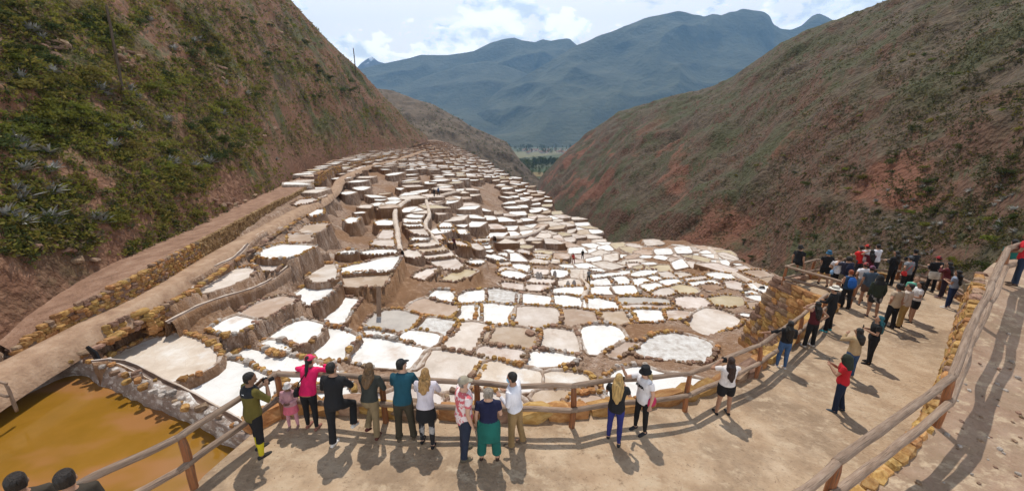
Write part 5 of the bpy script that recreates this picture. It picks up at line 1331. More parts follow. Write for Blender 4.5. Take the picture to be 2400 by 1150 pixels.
        if hk == 'sun': part('hat_band', lambda bm: loft(bm, [hd((0, -.005, 1.675)), hd((0, -.006, 1.70))], [(.099, .117), (.095, .113)], 18, .05), cloth((.02, .02, .022)), remesh=False, parent=hm_)
    for ex in extras:
        k = ex[0]
        if k == 'mask': part('face_mask', lambda bm: loft(bm, [hd((0, .072, 1.60)), hd((0, .080, 1.57)), hd((0, .068, 1.515)), ], [(.052, .042), (.058, .052), (.048, .040)], 14, .3), cloth(ex[1]), .010, 1)
        elif k == 'shoulder_bag':
            sg = ex[2]
            bg_ = part('bag', lambda bm: loft(bm, [up((sg * .20, -.04, 1.02)), up((sg * .21, -.04, .93)), up((sg * .20, -.04, .84))], [(.05, .10), (.062, .13), (.055, .12)], 10, .4), cloth(ex[1]), .014)
            part('strap', lambda bm: loft(bm, [up((-sg * .08, -.075, 1.47)), up((sg * .02, -.135, 1.32)), up((sg * .15, -.12, 1.14)), up((sg * .20, -.06, 1.02))], [.012, .013, .013, .012], 6), cloth(ex[1]), remesh=False, parent=bg_)
        elif k == 'backpack':
            bg_ = part('backpack', lambda bm: loft(bm, [up((0, -.19, 1.00)), up((0, -.21, 1.10)), up((0, -.20, 1.30)), up((0, -.17, 1.42))], [(.14, .07), (.165, .095), (.155, .085), (.10, .05)], 14, .5), cloth(ex[1]), .014)
            for sg in (-1, 1): part('strap', lambda bm: loft(bm, [up((sg * .10, -.10, 1.44)), up((sg * .11, .06, 1.44)), up((sg * .115, .135, 1.30)), up((sg * .14, .07, 1.10))], [.018, .02, .02, .015], 6), cloth(ex[1]), remesh=False, parent=bg_)
        elif k == 'phone':
            W0, W1 = arm[0][2] + (arm[0][2] - arm[0][1]).normalized() * .09, arm[1][2] + (arm[1][2] - arm[1][1]).normalized() * .09
            c = W0.lerp(W1, .5) if ex[1] == 2 else W1
            ph = bpy.data.objects.new('phone', None); bm = bmesh.new(); bmesh.ops.create_cube(bm, size=1, matrix=Matrix.Translation(c + D + Vector((0, .015, .04))) @ Matrix.Diagonal((.078, .012, .155, 1))); bmesh.ops.bevel(bm, geom=bm.edges[:], offset=.004, segments=2, affect='EDGES')
            me = bpy.data.meshes.new('phone'); bm.to_mesh(me); bm.free(); me.materials.append(cloth((.012, .012, .014), rough=.3)); bpy.data.objects.remove(ph); o = link('phone', me); o.matrix_world = Matrix.Translation(foot) @ Matrix.Rotation(-R(heading), 4, 'Z') @ Matrix.Scale(s, 4); tag(o, 'black phone held up by ' + ex[2], 'phone')
        elif k == 'camera':
            c = arm[0][2].lerp(arm[1][2], .5) + Vector((0, .06, .03)) + D; bm = bmesh.new()
            bmesh.ops.create_cube(bm, size=1, matrix=Matrix.Translation(c) @ Matrix.Diagonal((.14, .06, .095, 1))); bmesh.ops.create_cube(bm, size=1, matrix=Matrix.Translation(c + Vector((0, 0, .06))) @ Matrix.Diagonal((.055, .05, .035, 1)))
            loft(bm, [c + Vector((0, .02, -.005)), c + Vector((0, .08, -.005)), c + Vector((0, .13, -.005))], [.036, .038, .040], 14, .05)
            me = bpy.data.meshes.new('camera'); bm.to_mesh(me); bm.free(); me.materials.append(cloth((.015, .015, .016), rough=.4)); o = link('photo_camera', me); o.matrix_world = Matrix.Translation(foot) @ Matrix.Rotation(-R(heading), 4, 'Z') @ Matrix.Scale(s, 4); tag(o, 'black camera in the hands of ' + ex[1], 'camera')
        elif k == 'waist': part('tied_jacket', lambda bm: loft(bm, [(0, 0, 1.03), (0, -.01, .95), (0, -.03, .80), (0, -.04, .66)], [(.172, .13), (.20, .155), (.21, .15), (.19, .12)], 16, .1), cloth(ex[1]), .014)
        elif k == 'yoke': part('jacket_yoke', lambda bm: loft(bm, [up((0, -.004, 1.31)), up((0, -.004, 1.37)), up((0, -.004, 1.43)), up((0, -.004, 1.475))], [(.196 * g, .146 * g), (.207 * g, .142 * g), (.178 * g, .118 * g), (.09, .08)], 18, .1), cloth(ex[1]), .013)
        elif k == 'text':
            fc_ = bpy.data.curves.new('shirt_print', 'FONT'); fc_.body = ex[1]; fc_.size = ex[2]; fc_.align_x = 'CENTER'; fc_.extrude = .002; fc_.offset = .006
            tmp = bpy.data.objects.new('tmp', fc_); me = bpy.data.meshes.new_from_object(tmp); bpy.data.objects.remove(tmp); me.materials.clear(); me.materials.append(cloth(ex[3])); o = link('shirt_print', me, root)
            y = (.150 * g) * ex[4]; o.location = up((0, y, ex[5])) + D; o.rotation_euler = (R(90), 0, R(180) if ex[4] > 0 else 0)
        elif k == 'mark':
            bm = bmesh.new()
            for q in ex[2]: bm.faces.new([bm.verts.new(up(w) + D) for w in q])
            r_ = bmesh.ops.extrude_face_region(bm, geom=bm.faces[:]); bmesh.ops.translate(bm, verts=[v for v in r_['geom'] if isinstance(v, bmesh.types.BMVert)], vec=(0, .003, 0))
            me = bpy.data.meshes.new('emblem'); bm.to_mesh(me); bm.free(); me.materials.append(cloth(ex[1])); link('emblem', me, root)
    return root
def pl(px, py): q = onplat(px, py); return Vector((q.x, q.y, zp(q.x) + .0))
BLK = (.014, .014, .016); WHT = (.72, .70, .72); NAVY = (.02, .03, .065); KHA = (.30, .21, .11)
HB = (.012, .010, .009); HBR = (.13, .075, .035); HBL = (.42, .27, .10)
# swoosh and shoulder emblem as small flat marks
dome = [[(.075 + .022 * math.cos(R(a)) * k1, -.152, 1.392 + .022 * math.sin(R(a)) * k1) for a, k1 in ((0, 1), (30, 1), (60, 1), (90, 1), (90, .4), (0, .4))], [(.03, -.152, 1.388), (.068, -.152, 1.388), (.068, -.152, 1.398), (.03, -.152, 1.398)]]
dome = [[(x, y - .0, z) for x, y, z in f_] for f_ in dome]
person('man in olive and black jacket with yellow socks holding a camera at the railing end', pl(613, 1062), 1.76, 30, (.105, .085, .018), ('capri', BLK), (.03, .03, .03), (HB, 'short'), None, DARK, 4, ('camera', 'camera'), ((6, 8, .03), (-2, 4, .03)), 25, 10, 'mid', .80, (('yoke', (.02, .022, .026)), ('camera', 'the man in the olive jacket'), ('mark', (.75, .75, .75), dome)), socks=(.55, .47, .02))
person('small child in pink coat and pale sun hat facing away from the railing', pl(690, 1000), 1.06, 172, (.50, .27, .30), ('skirt', (.62, .14, .20), (.55, .27, .32)), (.30, .2, .17), (HB, 'short'), ('bucket', (.62, .58, .56)), DARK, 0, ('front', 'front'), ((0, 0, .02), (3, 3, .03)), 0, 0, 'long', .84, girth=1.12)
person('woman in hot pink top and cap bent over the railing with a black bag', pl(735, 1000), 1.62, 2, (.72, .018, .12), ('leggings', BLK), (.28, .12, .09), (HB, 'tail'), ('cap', (.70, .05, .14)), TAN, 24, (((.19, .16, -.02), (-.02, .28, .06)), ((.19, .16, -.02), (-.02, .28, .06))), ((0, 2, .01), (-4, 2, .02)), 10, 0, 'long', .86, (('shoulder_bag', BLK, -1),))
person('man all in black with one white trainer on the lower rail', pl(797, 1040), 1.82, 6, BLK, ('pants', BLK), (.70, .68, .66), (HB, 'short'), None, TAN, 9, ('rail2', 'rail'), ((-2, 4, .0), (58, 80, .10)), 15, -6, 'long', .84)
person('woman with wavy brown hair in dark sweater and khaki trousers at the railing', pl(876, 1024), 1.68, 4, (.035, .038, .034), ('pants', (.20, .15, .085)), (.10, .03, .025), (HBR, 'wavy'), None, LIGHT, 14, ('rail', 'rail2'), ((35, 70, .02), (-2, 2, .0)), 0, 0, 'long', .93)
person('man in teal sweater and dark cap leaning on the railing', pl(952, 1030), 1.80, -2, (.012, .065, .095), ('pants', (.045, .038, .025)), (.10, .075, .05), (HB, 'short'), ('cap', (.016, .017, .02)), LIGHT, 17, ('rail', 'rail'), ((0, 2, .03), (4, 4, .05)), 40, -4, 'long', .86)
person('woman with long curly blonde hair in pale sweater and black skirt', pl(1003, 1038), 1.68, 2, (.60, .56, .62), ('skirt', BLK, M_pattern), BLK, ((.33, .19, .07), 'wavy'), None, LIGHT, 14, ('rail', 'rail'), ((2, 2, .02), (-6, 6, .04)), 0, 4, 'long', .90)
person('older man in pink floral shirt, khaki cap and white face mask', pl(1091, 1066), 1.80, 62, M_floral, ('pants', (.022, .03, .055)), (.10, .085, .06), ((.25, .22, .2), 'short'), ('cap', (.33, .29, .22)), LIGHT, 2, ('down', 'down'), ((2, 2, .02), (-4, 4, .02)), 10, 0, 'short', .80, (('mask', (.72, .70, .68)),), girth=1.18)
person('woman with short grey curly hair in navy shirt and teal harem trousers', pl(1147, 1076), 1.62, 0, (.012, .014, .045), ('harem', (.012, .115, .095)), (.05, .03, .022), ((.26, .22, .18), 'curly'), None, LIGHT, 3, ('down', 'front'), ((0, 0, .06), (0, 0, .06)), 0, 0, 'short', .88, girth=1.12)
person('guide in white shirt, khaki trousers and blue face mask gesturing by the railing', pl(1207, 1044), 1.74, -64, (.68, .68, .74), ('pants', (.27, .18, .085)), (.16, .12, .09), (HB, 'short'), None, TAN, 5, (('hold'), ('hold')), ((4, 4, .0), (-6, 6, .03)), 0, 6, 'long', .92, (('mask', (.22, .50, .72)),), girth=1.05)
person('woman with very long straight blonde hair in black shirt and blue leggings', pl(1438, 1033), 1.68, 22, BLK, ('leggings', (.025, .03, .16)), (.02, .02, .025), ((.45, .29, .11), 'long'), None, LIGHT, 4, ('phone', 'phone'), ((5, 4, .03), (-7, 3, .02)), 6, 4, 'short', .82, (('phone', 1, 'the woman with straight blonde hair'),))
sw_ = [[(.105, -.10, .33), (.13, -.10, .30), (.175, -.10, .335), (.13, -.10, .315)]]
person('woman in white shirt with black lettering and black bucket hat pointing', pl(1500, 1010), 1.72, -118, (.70, .69, .72), ('leggings', BLK), (.03, .03, .035), ((.4, .28, .13), 'long'), ('bucket', BLK), LIGHT, 3, (('down'), (((.20, .15, -.10), (.20, .30, .16)))), ((0, 2, .02), (4, 4, .03)), -12, 4, 'short', .80, (('text', 'PUMA', .085, BLK, 1, 1.26), ('shoulder_bag', (.45, .03, .10), -1)))
person('woman with long dark hair in white shirt and black shorts photographing over the railing', pl(1692, 970), 1.64, 2, (.68, .64, .63), ('shorts', BLK), BLK, ((.03, .014, .011), 'long'), None, TAN, 2, ('face', 'face'), ((0, 0, .05), (0, 0, .05)), -12, -4, 'short', .93, (('camera', 'the woman in the black shorts'),), girth=1.1)
person('woman in black top and blue jeans with one hand on the railing', pl(1829, 862), 1.66, 12, BLK, ('leggings', (.05, .105, .22)), (.6, .58, .56), (HB, 'long'), None, TAN, -6, ('side', 'front'), ((6, 6, .0), (0, 4, .0)), 60, 0, 'mid', .98)
person('woman in maroon sleeveless top and black trousers with hands at her head', pl(1894, 812), 1.66, -4, (.075, .012, .016), ('pants', BLK), (.6, .58, .56), (HB, 'long'), None, TAN, 0, ('head', 'hips'), ((0, 0, .06), (0, 0, .05)), 0, 0, 'none', .92, vox=.014)
person('man in black with white sun hat and turquoise shoes at the railing', pl(1937, 775), 1.72, -32, BLK, ('pants', BLK), (.02, .30, .36), (HB, 'short'), ('sun', (.66, .62, .55)), TAN, 4, ('rail2', 'rail2'), ((0, 2, .07), (0, 4, .05)), 0, 0, 'long', .90, vox=.014)
person('woman with dark hair in beige shirt and jeans shading her eyes', pl(1985, 884), 1.68, -12, (.38, .27, .15), ('pants', (.04, .08, .17)), (.4, .3, .25), (HB, 'wavy'), None, TAN, 0, ('face', 'face'), ((0, 0, .04), (0, 0, .04)), 0, 0, 'long', .86, vox=.014, girth=1.08)
person('woman with teal dyed hair dressed in black looking at a phone', pl(2032, 850), 1.68, -66, BLK, ('pants', BLK), BLK, ((.01, .10, .13), 'long'), None, TAN, 2, ('hold', 'hold'), ((2, 2, .01), (-4, 4, .02)), 0, -14, 'short', .84, (('phone', 2, 'the woman with teal hair'), ('shoulder_bag', (.10, .08, .2), 1)), vox=.014)
person('man in red shirt with a dark green jacket over his head raising a phone', pl(1957, 962), 1.72, -48, (.42, .014, .022), ('pants', (.012, .02, .045)), (.035, .05, .07), (HB, 'short'), ('hood', (.028, .034, .024)), TAN, 4, ('phone', 'phone'), ((4, 6, .02), (-6, 6, .02)), 0, 4, 'short', .88, (('phone', 1, 'the man in the red shirt'),))
bk = .016
person('man in beige shirt and black trousers with a hand on his hip', pl(2080, 770), 1.78, -8, (.42, .33, .24), ('pants', BLK), BLK, (HB, 'curly'), None, TAN, 0, ('hips', 'down'), ((2, 2, .10), (0, 0, .08)), 0, 0, 'short', .86, vox=bk)
person('man in pale shirt and yellow khaki trousers beside the man in beige', pl(2106, 766), 1.72, -25, (.52, .44, .38), ('pants', (.42, .27, .10)), (.03, .02, .018), (HB, 'short'), None, TAN, 0, ('down', 'down'), ((0, 2, .02), (3, 3, .02)), -20, 0, 'mid', .88, vox=bk)
person('man in mint green shirt and dark trousers', pl(2121, 744), 1.76, 205, (.13, .42, .31), ('pants', (.02, .022, .035)), BLK, (HBR, 'short'), None, LIGHT, 0, ('down', 'front'), ((0, 2, .05), (3, 3, .03)), 20, 0, 'short', .88, vox=bk)
person('woman in white shirt and black shorts with a black shoulder bag', pl(2131, 754), 1.66, -68, (.66, .64, .64), ('shorts', BLK), BLK, (HB, 'long'), None, TAN, 0, ('front', 'front'), ((3, 2, .02), (-3, 2, .03)), 0, 0, 'short', .96, (('shoulder_bag', BLK, 1),), vox=bk)
person('person in dark green hooded top and patterned shorts', pl(2040, 742), 1.74, 18, (.028, .036, .024), ('shorts', M_pattern), (.04, .03, .04), (HB, 'short'), ('hood', (.022, .02, .022)), TAN, 3, ('down', 'down'), ((2, 4, .02), (-4, 4, .02)), 20, 0, 'long', .84, vox=bk)
person('man in slate blue shirt, brown shorts and purple cap', pl(2022, 716), 1.76, 20, (.06, .085, .12), ('shorts', (.12, .07, .05)), (.05, .05, .06), (HB, 'short'), ('cap', (.22, .08, .15)), TAN, 2, ('down', 'hips'), ((2, 4, .04), (-4, 4, .03)), 10, 0, 'short', .86, vox=bk)
person('woman in white shirt with a grey jacket tied round her waist', pl(2009, 702), 1.70, 10, (.66, .65, .68), ('shorts', (.16, .17, .2)), (.05, .035, .035), (HB, 'short'), ('cap', (.40, .10, .09)), TAN, 2, ('hips', 'down'), ((4, 4, .03), (-2, 4, .03)), 0, 0, 'short', .92, (('waist', (.22, .25, .29)),), vox=bk)
person('woman with red hair carrying a bright blue backpack', pl(1976, 722), 1.66, 12, (.02, .05, .1), ('pants', BLK), BLK, ((.26, .06, .02), 'short'), None, TAN, 6, ('hold', 'down'), ((6, 6, .05), (-3, 4, .04)), 0, 0, 'none', .90, (('backpack', (.02, .10, .36)),), vox=bk)
person('man in white shirt and black shorts with a light blue bag strap', pl(1951, 684), 1.74, 25, (.66, .63, .65), ('shorts', BLK), (.2, .15, .12), ((.16, .10, .05), 'short'), None, LIGHT, 6, ('rail2', 'hold'), ((0, 2, .03), (4, 4, .03)), 20, 0, 'short', .90, (('shoulder_bag', (.2, .35, .55), -1),), vox=bk)
person('tall man in khaki shorts carrying a navy backpack with hands at his face', pl(1969, 690), 1.80, 10, (.03, .03, .05), ('shorts', (.15, .13, .09)), BLK, (HB, 'curly'), None, TAN, 0, ('face', 'face'), ((0, 2, .04), (4, 4, .03)), 0, 0, 'short', .88, (('backpack', (.015, .018, .04)), ), vox=bk)
person('woman in black shirt and red trim with a red number nine on the back', pl(1981, 676), 1.68, 15, (.02, .02, .025), ('pants', BLK), BLK, (HBR, 'long'), None, TAN, 2, ('rail', 'rail'), ((0, 2, .02), (4, 4, .02)), 0, 0, 'short', .88, (('text', '9', .20, (.55, .04, .03), -1, 1.15),), vox=bk)
person('man in black with a blue bucket hat walking along the back railing', pl(1926, 668), 1.74, 25, BLK, ('shorts', BLK), BLK, (HB, 'short'), ('bucket', (.03, .11, .20)), TAN, 2, ('front', 'down'), ((14, 4, .0), (-18, 14, .0)), 0, -6, 'short', .88, vox=bk)
person('man in red shirt standing with the crowd at the back railing', pl(2000, 656), 1.78, -10, (.58, .02, .022), ('pants', (.03, .03, .04)), BLK, (HB, 'short'), None, TAN, 2, ('hold', 'hold'), ((0, 0, .03), (0, 0, .03)), 0, 0, 'short', .88, vox=bk)
person('man in pale grey shirt with a red cap at the back railing', pl(2017, 652), 1.76, 0, (.52, .52, .55), ('pants', (.1, .09, .08)), BLK, (HB, 'short'), ('cap', (.55, .05, .04)), TAN, 6, ('rail', 'rail'), ((0, 0, .03), (0, 0, .03)), 0, 0, 'short', .88, vox=bk)
person('woman in maroon shirt between two white shirts at the back railing', pl(2027, 662), 1.66, 6, (.09, .012, .02), ('pants', BLK), BLK, (HB, 'long'), None, TAN, 4, ('head', 'rail'), ((0, 0, .03), (0, 0, .03)), 0, 0, 'short', .88, vox=bk)
person('man in plain white shirt with his back turned at the back railing', pl(2041, 652), 1.78, 4, (.70, .69, .74), ('pants', (.05, .05, .06)), BLK, (HB, 'short'), None, TAN, 6, ('rail', 'rail'), ((0, 0, .03), (0, 0, .03)), 0, 0, 'short', .86, vox=bk)
person('person all in black filming over the back railing', pl(2082, 670), 1.76, -12, BLK, ('pants', BLK), BLK, (HB, 'long'), None, TAN, 3, ('hold', 'rail'), ((2, 2, .05), (0, 0, .05)), -25, 0, 'long', .84, vox=bk)
person('man in grey shirt with a dark strap across his back', pl(2113, 684), 1.74, -6, (.20, .21, .23), ('pants', BLK), BLK, (HB, 'short'), ('cap', (.12, .13, .15)), TAN, 2, ('hips', 'down'), ((0, 0, .04), (0, 0, .03)), 0, 0, 'short', .88, (('shoulder_bag', (.5, .03, .03), -1),), vox=bk)
person('person in black jacket and dark cap against the cliff railing', pl(2127, 664), 1.74, 6, (.016, .018, .022), ('pants', BLK), BLK, (HB, 'short'), ('cap', BLK), TAN, 4, ('rail', 'rail'), ((0, 0, .03), (0, 0, .03)), 40, 0, 'long', .86, vox=bk)
person('person in black top and red cap with a cream sweater round the waist', pl(2176, 684), 1.74, 10, BLK, ('pants', BLK), BLK, (HB, 'short'), ('cap', (.35, .03, .04)), TAN, 0, ('hold', 'front'), ((2, 2, .05), (0, 0, .04)), 0, 0, 'long', .90, (('waist', (.62, .56, .48)),), vox=bk)
person('woman in maroon plaid shirt and dark trousers near the sign', pl(2204, 697), 1.66, -28, (.10, .018, .022), ('pants', (.03, .02, .03)), (.3, .2, .2), (HB, 'long'), None, TAN, 4, ('face', 'hold'), ((0, 0, .05), (2, 2, .04)), 0, 0, 'long', .84, vox=bk)
person('woman with long black hair in grey blue top and navy jeans', pl(2219, 722), 1.68, -20, (.22, .26, .34), ('leggings', (.02, .035, .09)), (.62, .6, .58), (HB, 'long'), None, TAN, 0, ('hold', 'hold'), ((0, 0, .02), (2, 2, .03)), 0, 0, 'short', .96, vox=bk)
q = onupper(2376, 668); person('man in red shirt and dark jeans leaning on the upper path railing', Vector((q.x, q.y, zu(q.y))), 1.76, -35, (.50, .02, .03), ('pants', (.015, .025, .05)), (.06, .04, .03), (HB, 'short'), None, DARK, 6, ('rail2', 'rail2'), ((0, 2, .03), (2, 2, .02)), 0, 0, 'short', .86, vox=.014)
q = atd(2343, 664, 14.5); person('person in dark teal clothes half hidden behind the upper railing', Vector((q.x, q.y, q.z)), 1.7, 20, (.01, .10, .085), ('pants', (.01, .07, .06)), BLK, (HB, 'short'), None, TAN, 0, ('down', 'down'), ((0, 0, .03), (0, 0, .03)), vox=bk)
# man seated on the corner rail
mid = bb[1].lerp(bb[2], .32)
person('man in black shirt and black hat sitting on the corner rail', Vector((mid.x, mid.y - .05, zp(mid.x))), 1.76, 62, BLK, ('shorts', BLK), BLK, (HB, 'short'), ('bucket', (.03, .028, .026)), TAN, 8, ('seat', 'seat'), ((78, 85, .05), (70, 80, .06)), 20, -14, 'short', .90, vox=bk, seat=1.06)
# two heads at the lower left, standing on lower ground
for px, py, lab, hk in ((30, 1108, 'dark haired head with cropped sides by the brown pond', 0), (146, 1100, 'tall dark haired head with thinning crown over the brown pond', 8)):
    q = atd(px, py + 3, 3.75); person(lab, Vector((q.x, q.y, q.z - 1.57)), 1.74, -48 + hk, (.05, .04, .03), ('pants', (.05, .05, .07)), BLK, ((.022, .015, .012), 'short'), None, TAN, 0, ('down', 'down'), hpitch=-4, vox=.012, girth=.85)
# people out on the terraces
for px, py, tp_, bt, lab, dzz in ((1379, 660, (.20, .22, .24), BLK, 'worker in grey top and black trousers on the white shelf pans', .25), (1028, 458, (.05, .10, .22), BLK, 'walker in blue on the pale terrace trail', .6), (1018, 461, (.03, .025, .025), (.05, .04, .04), 'walker in black beside the one in blue', .6), (1066, 583, (.08, .015, .015), (.03, .02, .02), 'crouching worker in dark red on the brown terrace', .4),
                          (1365, 607, BLK, BLK, 'dark clothed worker on the shelf edge above the ravine', .5), (1344, 617, (.45, .04, .03), (.2, .05, .04), 'worker in bright red bent over a brown heap', .5), (1019, 352, BLK, BLK, 'tiny walker in black on the far footpath', .5)):
    q = on_field(px, py, dzz); person(lab, q, 1.68, random.uniform(-60, 60), tp_, ('pants', bt), BLK, (HB, 'short'), None, TAN, 30 if 'crouch' in lab or 'bent' in lab else 2, ('front', 'front'), ((8, 6, .03), (-8, 8, .03)), sleeve='long', vox=.03)
# ================================================================== SMALL THINGS AND THE VALLEY
# wooden poles on the left hill
M_pole = mat('old_pole', [(.07, .05, .035), (.12, .09, .065)], 3, 5, .9, .3, 9, stretch=(4, 4, .5))
p, n = hillhit(bvhL, 290, 226)
tp = atd(305, 45, (ray(290, 226) * (p.y / ray(290, 226).y)).y / ray(290, 226).y * 1.0)
o = log('utility_pole', None, p - Vector((0, 0, .5)), p + Vector((.25, .3, 7.6)), .11, M_pole, 90); tag(o, 'slim leaning wooden pole on the left hillside', 'pole')
p, n = hillhit(bvhL, 834, 172)
if p: o = log('utility_pole', None, p - Vector((0, 0, 1)), p + Vector((0, 0, 13.5)), .28, M_pole, 91); tag(o, 'thin bare pole on the skyline of the left hill', 'pole')
# upright plank against the terrace wall, rock, black pipe
a = on_field(890, 738, -.1); b = onz(894, 672, -11.3)
bm = bmesh.new(); bmesh.ops.create_cube(bm, size=1, matrix=Matrix.Diagonal((.36, .07, 2.5, 1))); bmesh.ops.bevel(bm, geom=bm.edges[:], offset=.012, segments=1, affect='EDGES')
me = bpy.data.meshes.new('plank'); bm.to_mesh(me); bm.free(); me.materials.append(M_log); o = link('plank', me, None, a + Vector((0, .1, 1.15))); o.rotation_euler = (R(-7), R(3), .1); tag(o, 'upright grey wooden plank leaning on the crusted terrace wall', 'plank')
o = put_stone(None, on_field(1242, 784, .12), (.75, .62, .6), rs, STB, name='rock'); tag(o, 'single brown rock lying in a tan salt pan', 'rock')
bm = bmesh.new(); q = on_field(222, 828, .35); loft(bm, [q + Vector((-.25, 0, .35)), q, q + Vector((.35, -.2, -.55))], [(.10, .05), (.16, .07), (.14, .06)], 8); me = bpy.data.meshes.new('pipe'); bm.to_mesh(me); bm.free(); me.materials.append(cloth((.012, .012, .014))); tag(link('plastic_sheet', me), 'scrap of black plastic at the corner of the channel', 'plastic sheet')
# salt sacks on the pans
def sack(px, py, d):
    bm = bmesh.new(); loft(bm, [(0, 0, 0), (0, 0, .25), (0, 0, .6), (0, 0, .78), (0, 0, .86)], [(.24, .2), (.27, .22), (.24, .2), (.12, .1), (.17, .12)], 12, .2)
    for v in bm.verts: v.co += Vector((1, 1, .4)) * (.03 * noise.noise(v.co * 7 + Vector((px, 0, 0))))
    me = bpy.data.meshes.new('salt_sack'); bm.to_mesh(me); bm.free(); me.materials.append(M_sack); me.polygons.foreach_set('use_smooth', [True] * len(me.polygons)); o = link('salt_sack', me, None, on_field(px, py, d)); o.rotation_euler = (0, 0, px); tag(o, 'full pale salt sack standing on a white pan', 'sack', 'salt sacks standing on the middle pans')
M_sack = mat('sackcloth', [(.30, .27, .25), (.42, .39, .37), (.5, .48, .46)], 6, 4, .9, .4, 20)
for x, y in ((1260, 652), (1267, 653), (1300, 649), (1331, 674), (1345, 672)): sack(x, y, .03)
# wooden notice board by the cliff
sg = tag(link('notice_sign', None), 'small wooden notice board on a post near the cliff', 'sign'); q = pl(2248, 726); sg.location = q
log('post', sg, q - Vector((0, 0, .2)), q + Vector((0, 0, .95)), .05, M_post, 77)
bm = bmesh.new(); bmesh.ops.create_cube(bm, size=1, matrix=Matrix.Diagonal((.72, .05, .42, 1))); bmesh.ops.bevel(bm, geom=bm.edges[:], offset=.012, segments=1, affect='EDGES'); me = bpy.data.meshes.new('board'); bm.to_mesh(me); bm.free()
me.materials.append(mat('sign_board', [(.28, .22, .13), (.36, .29, .18)], 4, 5, .8, .3, 10)); bo = link('board', me, sg, (0, -.06, .98)); bo.rotation_euler = (R(-18), 0, R(22))
for i, (w, z) in enumerate(((.36, .08), (.44, 0), (.30, -.08))):
    bm = bmesh.new(); bmesh.ops.create_cube(bm, size=1, matrix=Matrix.Translation((0, -.027, z)) @ Matrix.Diagonal((w, .004, .035, 1))); me = bpy.data.meshes.new('painted_line'); bm.to_mesh(me); bm.free(); me.materials.append(M_brown); link('painted_line', me, bo)
# dark bags on the platform floor
bm = bmesh.new(); loft(bm, [(0, 0, .02), (0, 0, .2), (0, 0, .45), (0, 0, .56)], [(.2, .14), (.24, .17), (.2, .14), (.1, .07)], 12, .4); me = bpy.data.meshes.new('backpack'); bm.to_mesh(me); bm.free(); me.materials.append(cloth(BLK)); me.polygons.foreach_set('use_smooth', [True] * len(me.polygons)); tag(link('backpack', me, None, pl(1962, 718)), 'black backpack standing on the ground beside the white hat man', 'backpack')
# ---- valley: fields, trees, village
def vz(px, py): return onz(px, py, -61.7)
for k, (pts, c, nm, lab) in enumerate(((((1205,372),(1330,360),(1325,352),(1200,356)), (.17, .16, .085), 'field', 'pale green field across the valley floor'), (((1215,420),(1300,412),(1300,396),(1215,396)), (.05, .075, .03), 'field', 'dark green field between the tree rows'), (((1240,415),(1275,414),(1272,404),(1240,404)), (.19, .14, .06), 'field', 'small ochre plot below the tree row'), (((1150,350),(1200,352),(1195,346),(1150,345)), (.13, .12, .07), 'field', 'dry field under the village'))):
    me = mesh(nm, [vz(*q) + Vector((0, 0, .25 + .1 * k)) for q in pts], [(0, 1, 2, 3)], mat('field_%d' % k, [tuple(x * .8 for x in c), c, tuple(x * 1.2 for x in c)], .03, 5, space='world')); tag(link('field', me), lab, 'field')
rt = random.Random(8)
def tree_meshes(seed, tall):
    r = random.Random(seed); v = []; f = []; lob = [(r.uniform(-.16, .16) * (1.2 - z), r.uniform(-.16, .16) * (1.2 - z), z, (.20 if tall else .34) * (1.1 - .6 * abs(z - .45))) for z in [i / 8 * .75 + .2 for i in range(8)]]
    leaf_quads(r, 170, lob, .13, v, f); crown = mesh('crown', v, f, M_g3)
    bm = bmesh.new(); loft(bm, [(0, 0, -.05), (0, 0, .3), (.01, 0, .8)], [.025, .018, .006], 6); tm = bpy.data.meshes.new('trunk'); bm.to_mesh(tm); bm.free(); tm.materials.append(M_pole); return crown, tm
TR = [tree_meshes(i, True) for i in range(3)] + [tree_meshes(i + 5, False) for i in range(3)]
def tree(px, py, h, tall, lab):
    cr, tm = rt.choice(TR[:3] if tall else TR[3:]); root = link('tree', None); root.location = vz(px, py); root.scale = (h * (.8 if tall else 1), h * (.8 if tall else 1), h); root.rotation_euler = (0, 0, rt.uniform(0, 6)); tag(root, lab, 'tree', lab)
    link('crown', cr, root); link('trunk', tm, root)
for i in range(34): tree(1248 + i * 2.1 + rt.uniform(-1, 1), rt.uniform(386, 392), rt.uniform(15, 20), True, 'tall dark tree in the dense row across the valley field')
for i in range(26): tree(rt.uniform(1212, 1250), rt.uniform(378, 400), rt.uniform(9, 15), False, 'round dark tree in the grove left of the tree row')
for i in range(34): tree(rt.uniform(1200, 1310), rt.uniform(396, 412), rt.uniform(6, 9), False, 'low bushy tree along the valley plots')
for i in range(44): tree(rt.uniform(1190, 1345), rt.uniform(347, 351.5), rt.uniform(13, 24) * (1.1 if 1205 < 1190 + i * 3.4 < 1300 else .7), rt.random() < .6, 'distant blue green tree behind the valley village')
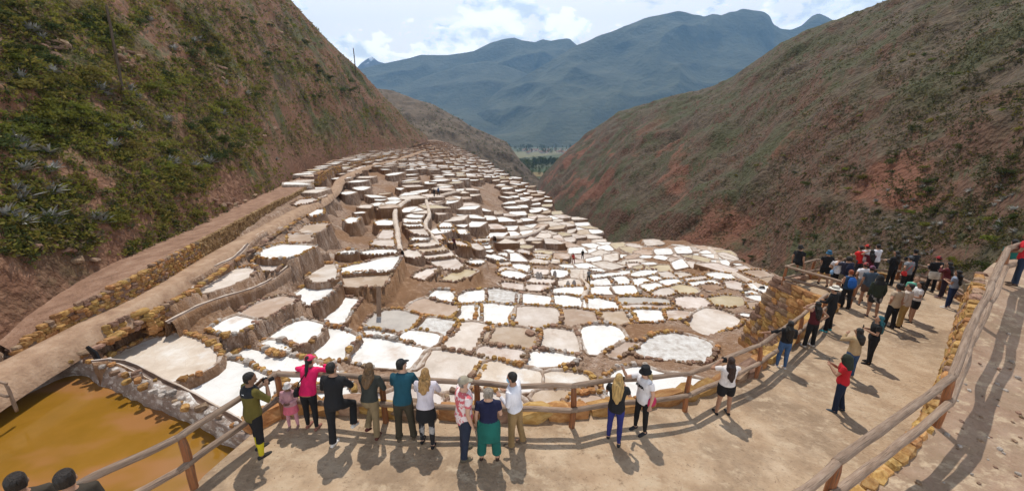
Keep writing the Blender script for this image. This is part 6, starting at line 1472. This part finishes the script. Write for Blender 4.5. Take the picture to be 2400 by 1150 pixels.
for i in range(30): tree(rt.uniform(1200, 1335), rt.uniform(354, 360), rt.uniform(10, 16), False, 'small tree among the village houses')
hv_ = [(-.5, -.4, 0), (.5, -.4, 0), (.5, .4, 0), (-.5, .4, 0), (-.5, -.4, .5), (.5, -.4, .5), (.5, .4, .5), (-.5, .4, .5)]
wallm = mesh('village_house', hv_, [(0, 1, 5, 4), (1, 2, 6, 5), (2, 3, 7, 6), (3, 0, 4, 7), (4, 5, 6, 7)], mat('whitewash', [(.4, .37, .34), (.55, .53, .5)], 2, 3, rnd=.25))
roofm = mesh('roof', [(-.55, -.46, .5), (.55, -.46, .5), (.55, .46, .5), (-.55, .46, .5), (-.55, 0, .74), (.55, 0, .74)], [(0, 1, 5, 4), (2, 3, 4, 5), (0, 4, 3), (1, 2, 5)], mat('tile_roof', [(.22, .11, .07), (.32, .19, .13)], 3, 3, rnd=.2))
for i in range(46):
    px, py = rt.uniform(1225, 1335), rt.uniform(352, 361); o = link('village_house', wallm, None, vz(px, py)); s = rt.uniform(8, 13); o.scale = (s, s * .8, s); o.rotation_euler = (0, 0, rt.uniform(0, 3)); tag(o, 'tiny whitewashed house in the valley village', 'house', 'houses of the valley village'); link('roof', roofm, o)
# ------------------------------------------------------------------ air
hm = bpy.data.materials.new('haze_air'); hm.use_nodes = True; t = hm.node_tree; t.nodes.clear()
o_ = t.nodes.new('ShaderNodeOutputMaterial'); pv_ = t.nodes.new('ShaderNodeVolumePrincipled')
pv_.inputs['Color'].default_value = (.30, .58, 1.0, 1); pv_.inputs['Density'].default_value = 1.3e-4; pv_.inputs['Anisotropy'].default_value = 0.0
t.links.new(pv_.outputs[0], o_.inputs['Volume'])
hx0, hx1, hy0, hy1, hz0, hz1 = -5000, 5000, -200, 5350, -110, 1420
hv = [(x, y, z) for x in (hx0, hx1) for y in (hy0, hy1) for z in (hz0, hz1)]
hf = [(0, 1, 3, 2), (4, 6, 7, 5), (0, 4, 5, 1), (2, 3, 7, 6), (0, 2, 6, 4), (1, 5, 7, 3)]
tag(link('haze', mesh('haze', hv, hf, hm)), kind='stuff')
